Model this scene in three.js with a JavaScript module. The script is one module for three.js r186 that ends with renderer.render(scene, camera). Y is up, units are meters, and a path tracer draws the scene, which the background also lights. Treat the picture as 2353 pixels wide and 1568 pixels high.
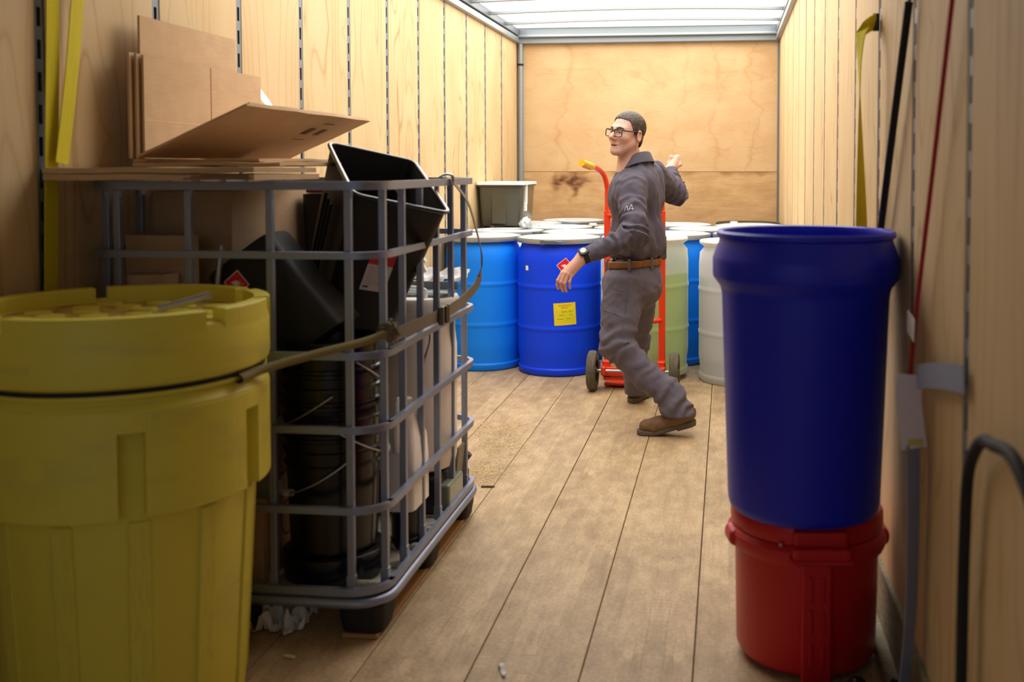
import * as THREE from 'three';
import { mergeGeometries, mergeVertices, toCreasedNormals } from 'three/addons/utils/BufferGeometryUtils.js';
import { RoundedBoxGeometry } from 'three/addons/geometries/RoundedBoxGeometry.js';
import { RectAreaLightUniformsLib } from 'three/addons/lights/RectAreaLightUniformsLib.js';
import { createNoise2D, createNoise3D } from 'simplex-noise';

// ------------------------------------------------------------------ camera, light, exposure
const scene = new THREE.Scene();
const W = 2353, H = 1568, F = 2343, EYE = 1.405;
const camera = new THREE.PerspectiveCamera(2 * Math.atan(H / 2 / F) * 180 / Math.PI, W / H, 0.05, 60);
camera.position.set(0, EYE, 0);
camera.rotation.set(-0.0411, 0.11473, 0, 'YXZ');
camera.setViewOffset(W, H, W / 2 - 1400, H / 2 - 480, W, H);      // shifted lens: the optical axis meets the picture right of and above its middle
camera.focus = 5.7;
camera.userData.fStop = 2.6;
camera.updateProjectionMatrix();

const renderer = new THREE.WebGLRenderer({ antialias: true });
renderer.toneMapping = THREE.LinearToneMapping;
renderer.toneMappingExposure = 1.0;
renderer.shadowMap.enabled = true;
RectAreaLightUniformsLib.init();
scene.background = new THREE.Color().setRGB(0.33, 0.355, 0.41);      // dull evening-blue air behind the open rear door

const XL = -1.98, XR = 0.478, ZB = -9.58, ZF = 0.9, YT = 2.60;       // inner faces of the cargo box
const SKY_Z0 = -9.45, SKY_Z1 = -3.7, DOOR_Z = -2.75;                               // translucent roof, from the front bulkhead to the rolled-up door
{
  const day = new THREE.RectAreaLight(new THREE.Color().setRGB(1.0, 0.99, 0.975), 2.9, 2.30, SKY_Z1 - SKY_Z0);
  day.name = 'daylight_through_roof';
  day.position.set((XL + XR) / 2, 2.705, (SKY_Z0 + SKY_Z1) / 2);
  day.rotation.x = -Math.PI / 2;
  scene.add(day);
}

// ------------------------------------------------------------------ small tools
let seed = 12345;
const rnd = () => { seed = (seed * 1664525 + 1013904223) >>> 0; return seed / 4294967296; };
const rr = (a, b) => a + (b - a) * rnd();
const n2 = createNoise2D(rnd), n3 = createNoise3D(rnd);
const V = (x, y, z) => new THREE.Vector3(x, y, z);
const clamp = (x, a = 0, b = 1) => Math.min(b, Math.max(a, x));
const sstep = (a, b, x) => { const t = clamp((x - a) / (b - a)); return t * t * (3 - 2 * t); };
const lerp = (a, b, t) => a + (b - a) * t;
const fbm = (x, y, o = 4) => { let s = 0, a = 0.5, f = 1; for (let i = 0; i < o; i++) { s += a * n2(x * f, y * f); f *= 2.03; a *= 0.5; } return s; };
const hex = (s) => { const c = new THREE.Color(s); c.convertLinearToSRGB(); return [c.r * 255, c.g * 255, c.b * 255]; };

const taken = {};
function numbered(name) { const k = taken[name] = (taken[name] ?? -1) + 1; return k ? `${name}_${String(k).padStart(3, '0')}` : name; }
function tag(o, label, category, group) { o.userData.label = label; o.userData.category = category; if (group) o.userData.group = group; return o; }
function thing(name, label, category, pos = [0, 0, 0], group) {
  const o = new THREE.Group(); o.name = numbered(name); o.position.set(...pos); scene.add(o);
  return tag(o, label, category, group);
}
function part(name, geo, mat, parent) {
  const m = new THREE.Mesh(geo, mat); m.name = name; m.castShadow = m.receiveShadow = true; parent.add(m); return m;
}
function solo(name, geo, mat, label, category, group) {
  const m = part(numbered(name), geo, mat, scene); return tag(m, label, category, group);
}
function struct(name) { const o = new THREE.Group(); o.name = name; o.userData.kind = 'structure'; scene.add(o); return o; }
function copyOf(src, pos, label, turn) {
  const c = src.clone(); c.name = numbered(src.name.replace(/_\d{3}$/, '')); c.userData = { ...src.userData, label };
  c.position.set(...pos); if (turn !== undefined) c.rotation.y = turn; scene.add(c); return c;
}

function texture(w, h, fn, srgb = true) {
  const d = new Uint8Array(w * h * 4);
  for (let j = 0; j < h; j++) for (let i = 0; i < w; i++) {
    const c = fn(i / w, j / h, i, j), k = (j * w + i) * 4;
    if (typeof c === 'number') { d[k] = d[k + 1] = d[k + 2] = clamp(c, 0, 255); } else { d[k] = clamp(c[0], 0, 255); d[k + 1] = clamp(c[1], 0, 255); d[k + 2] = clamp(c[2], 0, 255); }
    d[k + 3] = 255;
  }
  const t = new THREE.DataTexture(d, w, h, THREE.RGBAFormat);
  t.magFilter = THREE.LinearFilter; t.minFilter = THREE.LinearMipmapLinearFilter; t.generateMipmaps = true;
  t.wrapS = t.wrapT = THREE.MirroredRepeatWrapping; if (srgb) t.colorSpace = THREE.SRGBColorSpace; t.needsUpdate = true; return t;
}
function canvasTexture(w, h, draw) {
  const c = document.createElement('canvas'); c.width = w; c.height = h; const g = c.getContext('2d'); draw(g, w, h);
  const t = new THREE.CanvasTexture(c); t.colorSpace = THREE.SRGBColorSpace; return t;
}
const std = (o) => new THREE.MeshStandardMaterial(o);
const phys = (o) => new THREE.MeshPhysicalMaterial(o);

// uv in metres, by the side a face looks to; (du, dv) shifts the sheet, 'turn' swaps the axes
function metreUV(g, su = 1, sv = 1, du = 0, dv = 0, turn = false) {
  if (g.index) g = g.toNonIndexed();
  const p = g.attributes.position, uv = new Float32Array(p.count * 2);
  const a = V(), b = V(), c = V(), n = V();
  for (let i = 0; i < p.count; i += 3) {
    a.fromBufferAttribute(p, i); b.fromBufferAttribute(p, i + 1); c.fromBufferAttribute(p, i + 2);
    n.copy(b).sub(a).cross(c.clone().sub(a));
    const ax = Math.abs(n.x), ay = Math.abs(n.y), az = Math.abs(n.z);
    [a, b, c].forEach((q, k) => {
      let u, v;
      if (ax >= ay && ax >= az) { u = q.z; v = q.y; } else if (ay >= az) { u = q.x; v = q.z; } else { u = q.x; v = q.y; }
      if (turn) [u, v] = [v, u];
      uv[(i + k) * 2] = u * su + du; uv[(i + k) * 2 + 1] = v * sv + dv;
    });
  }
  g.setAttribute('uv', new THREE.BufferAttribute(uv, 2)); return g;
}
const box = (w, h, d, x = 0, y = 0, z = 0) => new THREE.BoxGeometry(w, h, d).translate(x, y, z);
const rbox = (w, h, d, r, x = 0, y = 0, z = 0, s = 2) => new RoundedBoxGeometry(w, h, d, s, r).translate(x, y, z);
const span = (x0, x1, y0, y1, z0, z1) => box(x1 - x0, y1 - y0, z1 - z0, (x0 + x1) / 2, (y0 + y1) / 2, (z0 + z1) / 2);
const rspan = (x0, x1, y0, y1, z0, z1, r) => rbox(x1 - x0, y1 - y0, z1 - z0, r, (x0 + x1) / 2, (y0 + y1) / 2, (z0 + z1) / 2);
const merge = (list) => mergeGeometries(list.map((g) => { g = g.index ? g.toNonIndexed() : g.clone(); for (const k of Object.keys(g.attributes)) if (!['position', 'normal', 'uv'].includes(k)) g.deleteAttribute(k); return g; }));
const lathe = (pts, seg = 64) => toCreasedNormals(new THREE.LatheGeometry(pts.map(([r, y]) => new THREE.Vector2(Math.max(r, 1e-4), y)), seg), 0.6);
const tube = (pts, r, seg, rad = 10, closed = false) => new THREE.TubeGeometry(new THREE.CatmullRomCurve3(pts.map((p) => p.isVector3 ? p : V(...p)), closed, 'centripetal'), seg ?? pts.length * 6, r, rad, closed);
function rod(a, b, r, seg = 12, r2 = r) {
  a = a.isVector3 ? a : V(...a); b = b.isVector3 ? b : V(...b);
  const g = new THREE.CylinderGeometry(r2, r, a.distanceTo(b), seg); const q = new THREE.Quaternion().setFromUnitVectors(V(0, 1, 0), b.clone().sub(a).normalize());
  return g.applyQuaternion(q).translate((a.x + b.x) / 2, (a.y + b.y) / 2, (a.z + b.z) / 2);
}
// a flat band along a path; 'side(t)' gives the direction across its width
function ribbon(pts, width, thick, side, seg) {
  const cv = new THREE.CatmullRomCurve3(pts.map((p) => V(...p)), false, 'centripetal'); seg = seg ?? pts.length * 8;
  const pos = [], idx = [], uv = [];
  for (let i = 0; i <= seg; i++) {
    const t = i / seg, p = cv.getPoint(t), tan = cv.getTangent(t);
    const s = V(...(typeof side === 'function' ? side(t) : side)); s.addScaledVector(tan, -s.dot(tan)).normalize();
    const n = tan.clone().cross(s).normalize(), w = typeof width === 'function' ? width(t) : width;
    for (const [a, b] of [[-1, -1], [1, -1], [1, 1], [-1, 1]]) { const q = p.clone().addScaledVector(s, a * w / 2).addScaledVector(n, b * thick / 2); pos.push(q.x, q.y, q.z); uv.push(a * 0.5 + 0.5, t); }
    if (i) for (let k = 0; k < 4; k++) { const a = (i - 1) * 4 + k, b = (i - 1) * 4 + (k + 1) % 4, c = a + 4, d = b + 4; idx.push(a, b, d, a, d, c); }
  }
  const e = seg * 4; idx.push(0, 2, 1, 0, 3, 2, e, e + 1, e + 2, e, e + 2, e + 3);
  const g = new THREE.BufferGeometry(); g.setAttribute('position', new THREE.Float32BufferAttribute(pos, 3)); g.setAttribute('uv', new THREE.Float32BufferAttribute(uv, 2)); g.setIndex(idx);
  return toCreasedNormals(g, 0.7);
}
// a box-like shell between quads given at several heights (loft of rounded rectangles): rows = [[y, halfX, halfZ, cornerRadius], ...]
function ringPts(hx, hz, r, n = 5) {
  const out = []; r = Math.min(r, hx, hz);
  for (const [sx, sz, a0] of [[1, 1, 0], [-1, 1, 90], [-1, -1, 180], [1, -1, 270]]) for (let k = 0; k <= n; k++) {
    const a = (a0 + 90 * k / n) * Math.PI / 180; out.push([sx * (hx - r) + r * Math.cos(a), sz * (hz - r) + r * Math.sin(a)]);
  }
  return out;
}
function loft(rows, n = 5, capLast = true, capFirst = false, crease = 0.5) {
  const pos = [], idx = []; let m = 0;
  rows.forEach(([y, hx, hz, r], i) => {
    const ring = ringPts(hx, hz, r, n); m = ring.length;
    ring.forEach(([x, z]) => pos.push(x, y, z));
    if (i) for (let k = 0; k < m; k++) { const a = (i - 1) * m + k, b = (i - 1) * m + (k + 1) % m; idx.push(a, a + m, b, b, a + m, b + m); }
  });
  const cap = (base, y, flip) => { const c = pos.length / 3; pos.push(0, y, 0); for (let k = 0; k < m; k++) { const a = base + k, b = base + (k + 1) % m; flip ? idx.push(c, a, b) : idx.push(c, b, a); } };
  if (capLast) cap((rows.length - 1) * m, rows[rows.length - 1][0], false);
  if (capFirst) cap(0, rows[0][0], true);
  const g = new THREE.BufferGeometry(); g.setAttribute('position', new THREE.Float32BufferAttribute(pos, 3)); g.setIndex(idx);
  g.setAttribute('uv', new THREE.Float32BufferAttribute(new Float32Array(pos.length / 3 * 2), 2));
  return toCreasedNormals(g, crease);
}

// ------------------------------------------------------------------ materials
// wall plywood: vertical grain with cathedral figure; 1 u = 1.25 m across, 1 v = 2.7 m up
const plyTex = texture(1024, 1024, (u, v) => {
  const x = u * 1.25, y = v * 2.7;
  const field = x * 5 + 1.6 * n2(x * 1.6, y * 0.35) + 0.35 * n2(x * 5, y * 1.1 + 9);
  const ring = Math.abs(((field * 2.1) % 1 + 1) % 1 - 0.5) * 2;
  const line = Math.pow(ring, 7) * (0.45 + 0.55 * sstep(-0.2, 0.5, n2(x * 2.2 + 4, y * 0.5)));
  const fine = n2(x * 160, y * 3.0) * 0.5 + n2(x * 420, y * 7) * 0.35;
  const blot = fbm(x * 2.2 + 7, y * 1.1, 3);
  const fleck = sstep(0.72, 0.9, n2(x * 26 + 30, y * 10)) * 0.5;
  const d = line * 0.85 + fine * 0.12 + fleck * 0.14;
  return [206 - 36 * d - 5 * blot, 177 - 47 * d - 8 * blot, 131 - 55 * d - 11 * blot];
});
// bulkhead plywood: rotary-cut, horizontal and wilder
const plyTexH = texture(1024, 1024, (u, v) => {
  const x = u * 2.5, y = v * 1.4;
  const wx = 0.5 * n2(x * 0.9, y * 2.2), field = y * 7 + 1.7 * n2(x * 0.7 + 3, y * 1.6) + 0.5 * n2(x * 2.3, y * 5 + wx);
  const ring = Math.abs(((field * 1.5) % 1 + 1) % 1 - 0.5) * 2;
  const line = Math.pow(ring, 9);
  const vein = Math.pow(clamp(1 - Math.abs(n2(x * 0.8 + 0.35 * n2(y * 6, x * 2), y * 0.9 + 12)) * 7), 3) * sstep(0, 0.6, n2(x * 3, y * 2 + 5) + 0.4);
  const fine = n2(x * 6, y * 190) * 0.5 + n2(x * 16, y * 420) * 0.4;
  const blot = fbm(x * 1.5, y * 2.5 + 40, 4);
  const sq = (c, k) => { const w = c + 0.10 * n2(k, y * 1.3) + 0.035 * n2(k + 7, y * 5) + 0.012 * n2(k + 3, y * 16); return sstep(0.05, 0, Math.abs(x - w)) * (0.35 + 0.65 * sstep(-0.3, 0.5, n2(k * 3, y * 4))) + 1.1 * sstep(0.010, 0, Math.abs(x - w)); };
  const d = line * 0.13 + vein * 0.22 + fine * 0.14 + blot * 0.28 + 0.21 * (sq(0.46, 1) + sq(1.55, 2) * 0.6 + sq(1.86, 3) * 0.8 + sq(2.24, 5));
  return [200 - 26 * d, 165 - 42 * d, 119 - 50 * d];
});
// lower bulkhead sheet: tighter horizontal grain, water stains and scuffs; laid out once over the sheet (u 0..1 = its width, v 0..1 = its height)
const plyTexStain = texture(1024, 640, (u, v) => {
  const x = u * 2.46, y = v * 1.36;
  const field = y * 22 + 1.4 * n2(x * 1.3, y * 5) + 0.5 * n2(x * 6, y * 14);
  const ring = Math.abs(((field) % 1 + 1) % 1 - 0.5) * 2;
  const fine = n2(x * 9, y * 200) * 0.5 + n2(x * 22, y * 420) * 0.4;
  const wx = x + 0.05 * n2(y * 5, x * 4), wy = y + 0.03 * n2(x * 8 + 3, y * 6), blob = (cx, cy, sx, sy) => Math.exp(-(((wx - cx) / sx) ** 2) - ((wy - cy) / sy) ** 2);
  let st = (0.75 * blob(0.50, 1.28, 0.15, 0.045) + 0.7 * blob(0.40, 1.26, 0.05, 0.07) + 0.9 * blob(0.54, 1.22, 0.035, 0.11) + 0.5 * blob(0.62, 1.25, 0.08, 0.03)) * clamp(0.75 + 0.5 * fbm(x * 7, y * 26, 4));
  st = clamp(st);
  const edge = sstep(0.045, 0, 1.36 - y + 0.02 * n2(x * 7, 1)) * sstep(-0.3, 0.6, n2(x * 2.1, 7)) * 0.7;
  const blot = fbm(x * 2.5, y * 6 + 21, 4);
  st *= 1.25; const streak = n2(x * 1.7 + 5, y * 34) * 0.5 + n2(x * 4, y * 80) * 0.4, d = Math.pow(ring, 5) * 0.12 + fine * 0.16 + streak * 0.16 + blot * 0.34 + st * 1.25 + edge;
  return [192 - 44 * d - 26 * st, 154 - 50 * d - 22 * st, 106 - 50 * d - 8 * st];
});
// floor boards: laminated hardwood sticks, scuffed and grey-brown; 1 u = 0.62 m across, 1 v = 4 m along
const scratches = Array.from({ length: 46 }, () => { const x = rr(0, 0.62), y = rr(0, 4), l = rr(0.05, 0.45), a = rr(-0.12, 0.12) + (rnd() < 0.2 ? rr(-0.9, 0.9) : 0); return [x, y, x + l * Math.sin(a), y + l * Math.cos(a), rr(0.0006, 0.0016), rr(0.3, 1)]; });
const floorTex = texture(1024, 2048, (u, v) => {
  const x = u * 0.62, y = v * 4;
  const stick = Math.floor(x / 0.0295), off = ((stick * 7919) % 97) / 97, blk = Math.floor(y / 0.62 + off * 3.1 + 0.2 * Math.sin(stick));
  const tone = (((stick * 131 + blk * 733) * 2654435761 >>> 0) % 1000) / 1000 - 0.5;
  const fx = (x / 0.0295) % 1, joint = fx < 0.035 || fx > 0.965 ? 0.5 : 0;
  const fine = n2(x * 300, y * 5) * 0.5 + n2(x * 700, y * 14) * 0.35;
  const wear = fbm(x * 3.1, y * 1.4, 5), grime = fbm(x * 9 + 30, y * 5, 4);
  const smear = sstep(0.35, 0.8, n2(x * 14 + 3, y * 0.9 + 2)) * 0.5;
  const speck = sstep(0.80, 0.92, n2(x * 55, y * 38)) * 0.8;
  const chat = n2(x * 40, y * 60) * 0.5;
  let scr = 0; for (const [ax, ay, bx, by, w, k] of scratches) { if (y < ay || y > by) continue; const t = (y - ay) / (by - ay), e = Math.abs(x - lerp(ax, bx, t) - 0.004 * Math.sin(t * 5)); if (e < w) scr = Math.max(scr, k * (1 - e / w)); }
  const d = tone * 0.30 + joint * 0.22 + fine * 0.26 + wear * 0.20 + grime * 0.34 + smear * 0.26 + speck * 0.60 + chat * 0.34 + scr * 0.9;
  return [176 - 56 * d, 150 - 54 * d, 113 - 48 * d];
});
const floorBump = texture(512, 1024, (u, v) => 128 + 60 * fbm(u * 30, v * 20, 3) + 40 * n2(u * 160, v * 18), false);
const scuffTex = texture(512, 512, (u, v) => { const d = fbm(u * 4, v * 60, 4) + 0.5 * fbm(u * 14, v * 14, 3); return [132 - 60 * d, 126 - 58 * d, 100 - 56 * d]; });
const cardTex = texture(512, 512, (u, v) => { const d = 0.5 * n2(u * 5, v * 260) + fbm(u * 6, v * 6, 3) * 0.7; return [196 - 9 * d, 163 - 9 * d, 125 - 9 * d]; });
const plasticBump = texture(256, 256, (u, v) => 128 + 70 * fbm(u * 30, v * 30, 3), false);
const clothBump = texture(512, 512, (u, v, i, j) => 128 + ((i + j) % 4 < 2 ? 22 : -22) + 30 * fbm(u * 20, v * 20, 3), false);
const grimeTex = (base, amt, sc = 4) => texture(512, 512, (u, v) => {
  const a = sstep(0.25, 0.8, fbm(u * sc, v * sc * 2, 5) + 0.25), scr = sstep(0.86, 0.97, n2(u * 6 + 4, v * 120)) * 0.6, d = amt * (a + scr);
  return [base[0] + (150 - base[0]) * d, base[1] + (140 - base[1]) * d, base[2] + (125 - base[2]) * d];
});

const M = {
  ply: std({ map: plyTex, roughness: 0.72 }),
  plyH: std({ map: plyTexH, roughness: 0.7 }),
  plyStain: std({ map: plyTexStain, roughness: 0.75 }),
  floor: std({ map: floorTex, roughness: 0.62, bumpMap: floorBump, bumpScale: 0.0008 }),
  under: std({ color: '#2a211a', roughness: 1 }),
  shellOuter: std({ color: '#c9ccd0', roughness: 0.6 }),
  steel: std({ color: '#8d9498', roughness: 0.48, metalness: 0.55 }),
  steelDark: std({ color: '#6d7478', roughness: 0.5, metalness: 0.5 }),
  post: std({ color: '#7b7f84', roughness: 0.55, metalness: 0.3 }),
  scuff: std({ map: scuffTex, roughness: 0.8 }),
  galv: std({ color: '#9aa0a2', roughness: 0.42, metalness: 0.65 }),
  skylight: std({ color: '#f4f6f2', roughness: 0.9, emissive: new THREE.Color().setRGB(1.0, 1.0, 0.97), emissiveIntensity: 1.6 }),
  door: std({ color: '#b9b4a8', roughness: 0.6 }),
  black: std({ color: '#101113', roughness: 0.38 }),
  blackMatte: std({ color: '#17171a', roughness: 0.75 }),
  rubber: std({ color: '#3a352d', roughness: 0.9 }),
  zinc: std({ color: '#b9bcbc', roughness: 0.35, metalness: 0.9 }),
  card: std({ map: cardTex, roughness: 0.9 }),
  cardEdge: std({ color: '#8a6640', roughness: 1 }),
  whitePlastic: phys({ color: '#e9e9e4', roughness: 0.45 }),
  paper: std({ color: '#eceae8', roughness: 0.95, side: THREE.DoubleSide }),
};

// ------------------------------------------------------------------ the cargo box
const PITCH = 0.611;
function slottedPost(parent, x, z, facing) {
  const w = 0.046, h = YT, s = new THREE.Shape([new THREE.Vector2(-w / 2, 0), new THREE.Vector2(w / 2, 0), new THREE.Vector2(w / 2, h), new THREE.Vector2(-w / 2, h)]);
  if (!slottedPost.geo) {
    for (let y = 0.12; y < h - 0.1; y += 0.094) s.holes.push(new THREE.Path([[-0.009, y], [0.009, y], [0.009, y + 0.056], [-0.009, y + 0.056]].map(([a, b]) => new THREE.Vector2(a, b))));
    slottedPost.geo = new THREE.ExtrudeGeometry(s, { depth: 0.003, bevelEnabled: false });
    slottedPost.back = merge([box(0.046, h, 0.002, 0, h / 2, -0.042), box(0.002, h, 0.042, 0.022, h / 2, -0.021), box(0.002, h, 0.042, -0.022, h / 2, -0.021)]);
  }
  const m = part('logistic_post', slottedPost.geo, M.post, parent); m.position.set(x, 0, z); m.rotation.y = facing * Math.PI / 2;
  part('post_channel', slottedPost.back, M.post, m);
}
function sideWall(name, X, facing, zFirst) {                          // facing +1: the wall looks towards +x
  const wall = struct(name), back = X - facing * 0.05;
  part('outer_skin', span(Math.min(back, back - facing * 0.03), Math.max(back, back - facing * 0.03), -0.1, 2.82, ZB - 0.05, ZF), M.shellOuter, wall);
  const posts = []; for (let z = zFirst; z > ZB + 0.1; z -= PITCH) posts.push(z);
  for (let z = zFirst + PITCH; z < ZF; z += PITCH) posts.unshift(z);
  posts.forEach((z) => slottedPost(wall, X - facing * 0.006, z, facing));
  const ends = [ZF, ...posts, ZB];
  for (let i = 0; i + 1 < ends.length; i++) {
    const z1 = ends[i] - (i ? 0.024 : 0), z0 = ends[i + 1] + (i + 2 < ends.length ? 0.024 : 0), dx = rr(0, 0.0015);
    const g = span(Math.min(X - facing * (0.02), X - facing * dx), Math.max(X - facing * 0.02, X - facing * dx), 0.002, YT, z0, z1);
    part('plywood_panel', metreUV(g, 1 / 1.25, 1 / 2.7, rr(0, 5), rr(0, 1)), M.ply, wall);
  }
  return wall;
}
const wallL = sideWall('wall_left', XL, 1, -2.765), wallR = sideWall('wall_right', XR, -1, -2.102);
// scuff strip along the foot of the right wall, steel rails along both wall tops
{
  const b = struct('baseboard_right');
  part('scuff_plate', metreUV(span(XR - 0.012, XR + 0.001, 0.0, 0.20, ZB + 0.01, ZF), 1, 4), M.scuff, b);
  part('scuff_ledge', metreUV(rspan(XR - 0.05, XR - 0.010, 0.0, 0.035, ZB + 0.01, ZF, 0.006), 1, 4), M.scuff, b);
  for (const [n, x0, x1] of [['trim_1', XL - 0.01, XL + 0.035], ['trim_2', XR - 0.035, XR + 0.01]]) {
    const t = struct(n);
    part('roof_rail', rspan(x0, x1, YT - 0.03, YT + 0.02, ZB, ZF, 0.006), M.galv, t);
    part('rail_lip', rspan(x0, x1, YT + 0.035, YT + 0.10, ZB, ZF, 0.006), M.steelDark, t);
  }
}
// floor: full-length boards with open joints
{
  const f = struct('floor');
  part('subfloor', span(XL - 0.08, XR + 0.08, -0.12, -0.034, ZB - 0.05, ZF), M.under, f);
  const joints = [XL - 0.02]; for (let x = -0.087 - 0.3095 * 6; x < XR; x += 0.3095) if (x > XL + 0.02) joints.push(x); joints.push(XR + 0.02);
  for (let i = 0; i + 1 < joints.length; i++) {
    const z0 = ZB - 0.01, z1 = ZF, g = rspan(joints[i] + 0.0016, joints[i + 1] - 0.0016, -0.034, rr(-0.0008, 0), z0, z1, 0.0025);
    part('floor_board', metreUV(g, 1 / 0.62, 1 / 4, rr(0, 4), rr(0, 3)), M.floor, f);
  }
}
// front bulkhead
{
  const w = struct('wall_back');
  part('outer_skin', span(XL - 0.08, XR + 0.08, -0.1, 2.82, ZB - 0.09, ZB - 0.04), M.shellOuter, w);
  const lower = span(XL, XR, 0, 1.358, ZB - 0.02, ZB + 0.006), p = lower.attributes.position, uv = lower.attributes.uv;
  for (let i = 0; i < p.count; i++) uv.setXY(i, (p.getX(i) - XL) / (XR - XL), p.getY(i) / 1.358);
  part('plywood_sheet', lower, M.plyStain, w);
  part('plywood_sheet', metreUV(span(XL, XR, 1.362, YT, ZB - 0.02, ZB), 1 / 2.5, 1 / 1.4, 0.796, 0.06), M.plyH, w);
  part('backing', span(XL, XR, 0, YT, ZB - 0.04, ZB - 0.021), M.shellOuter, w);
  part('header_beam', rspan(XL, XR, 2.565, 2.70, ZB, ZB + 0.07, 0.008), M.steel, w);
  part('header_lip', rspan(XL, XR, 2.620, 2.642, ZB + 0.07, ZB + 0.12, 0.005), M.galv, w);
  part('corner_tube', rod([XL + 0.035, 0, ZB + 0.04], [XL + 0.035, 2.58, ZB + 0.04], 0.026, 16), M.steel, w);
  part('tube_clip', rod([XL + 0.035, 2.36, ZB + 0.04], [XL + 0.035, 2.38, ZB + 0.04], 0.030, 16), M.blackMatte, w);
  part('corner_angle', rspan(XR - 0.018, XR, 0, 2.58, ZB, ZB + 0.02, 0.003), M.steelDark, w);
}
// roof: translucent sheets between bows, and the rear door rolled up under it
{
  const c = struct('ceiling'), mid = (XL + XR) / 2;
  const bows = []; for (let z = ZB + 0.68; z < ZF; z += PITCH) bows.push(z);
  bows.forEach((z) => {
    const pts = []; for (let i = 0; i <= 8; i++) { const t = i / 8 * 2 - 1; pts.push([mid + t * 1.215, 2.690 - 0.022 * t * t, z]); }
    part('roof_bow', ribbon(pts, 0.045, 0.022, [0, 0, 1], 16), M.steel, c);
  });
  const edges = [ZB, ...bows, ZF];
  for (let i = 0; i + 1 < edges.length; i++) {
    const lit = edges[i] < SKY_Z1 - 0.2;
    part(lit ? 'skylight_panel' : 'roof_panel', span(XL - 0.05, XR + 0.05, 2.722, 2.730, edges[i], edges[i + 1]), lit ? M.skylight : M.shellOuter, c);
  }
  const d = struct('door_1');
  for (let i = 0; i < 7; i++) part('door_panel', rspan(XL + 0.06, XR - 0.06, 2.50, 2.53, DOOR_Z + 0.05 + i * 0.46, DOOR_Z + 0.05 + i * 0.46 + 0.455, 0.006), M.door, d);
  for (const x of [XL + 0.035, XR - 0.035]) part('door_track', rspan(x - 0.02, x + 0.02, 2.49, 2.54, DOOR_Z, ZF, 0.005), M.galv, d);
}

// ------------------------------------------------------------------ 55-gallon drums at the far end
const drumMat = {
  bright: phys({ color: '#0f86ff', roughness: 0.45, specularIntensity: 0.5, bumpMap: plasticBump, bumpScale: 0.0006 }),
  deep: phys({ color: '#0b46ff', roughness: 0.45, specularIntensity: 0.5, bumpMap: plasticBump, bumpScale: 0.0006 }),
  white: phys({ color: '#edeee8', roughness: 0.5 }),
  natural: phys({ color: '#fafaf6', roughness: 0.95, transmission: 0.85, thickness: 0 }),
  lid: std({ color: '#c5ccd0', roughness: 0.38 }),
  ring: std({ color: '#aab2b4', roughness: 0.35, metalness: 0.7 }),
  liquidGreen: std({ color: '#9fd06a', roughness: 0.6 }),
  liquidGrey: std({ color: '#b3bdc6', roughness: 0.6 }),
};
const stickerTex = canvasTexture(256, 256, (g, w, h) => {
  g.fillStyle = '#f0cc10'; g.fillRect(0, 0, w, h); g.fillStyle = '#e8e01a'; g.fillRect(10, 10, w - 20, h - 20);
  g.fillStyle = '#d0661a'; g.font = 'bold 25px sans-serif'; g.textAlign = 'center'; g.fillText('HAZARDOUS', w / 2, 40); g.fillText('WASTE', w / 2, 66);
  g.strokeStyle = '#8c8a20'; g.lineWidth = 2; g.textAlign = 'left'; g.fillStyle = '#7c7a1c';
  for (let i = 0; i < 8; i++) { g.beginPath(); g.moveTo(22, 92 + i * 19); g.lineTo(w - 22, 92 + i * 19); g.stroke(); }
  g.fillStyle = '#6c6a16'; for (const [x, y, l] of [[90, 106, 60], [172, 106, 40], [60, 144, 50], [180, 144, 24], [34, 190, 76], [140, 188, 44]]) for (let k = 0; k < l; k += 7) g.fillRect(x + k, y - 9 + (k * 13 % 5), 5, 7);
});
const flameTex = canvasTexture(256, 256, (g, w) => {
  g.fillStyle = '#f6d5d2'; g.fillRect(0, 0, w, w); g.fillStyle = '#e11a1c'; g.fillRect(12, 12, w - 24, w - 24);
  g.save(); g.translate(w / 2, w / 2); g.rotate(-Math.PI / 4); g.fillStyle = '#f6e6e4';
  g.beginPath(); g.moveTo(0, -86); g.bezierCurveTo(18, -50, 44, -30, 36, 6); g.bezierCurveTo(30, 26, 10, 34, 0, 34); g.bezierCurveTo(-24, 32, -40, 14, -34, -14); g.bezierCurveTo(-26, -30, -8, -44, 0, -86); g.fill();
  g.fillRect(-44, 40, 88, 8); g.font = 'bold 40px sans-serif'; g.textAlign = 'center'; g.fillText('3', 0, 92); g.restore();
});
const M2 = { sticker: std({ map: stickerTex, roughness: 0.6 }), flame: std({ map: flameTex, roughness: 0.6 }), whiteTag: std({ color: '#f2f2f0', roughness: 0.7 }) };

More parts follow.
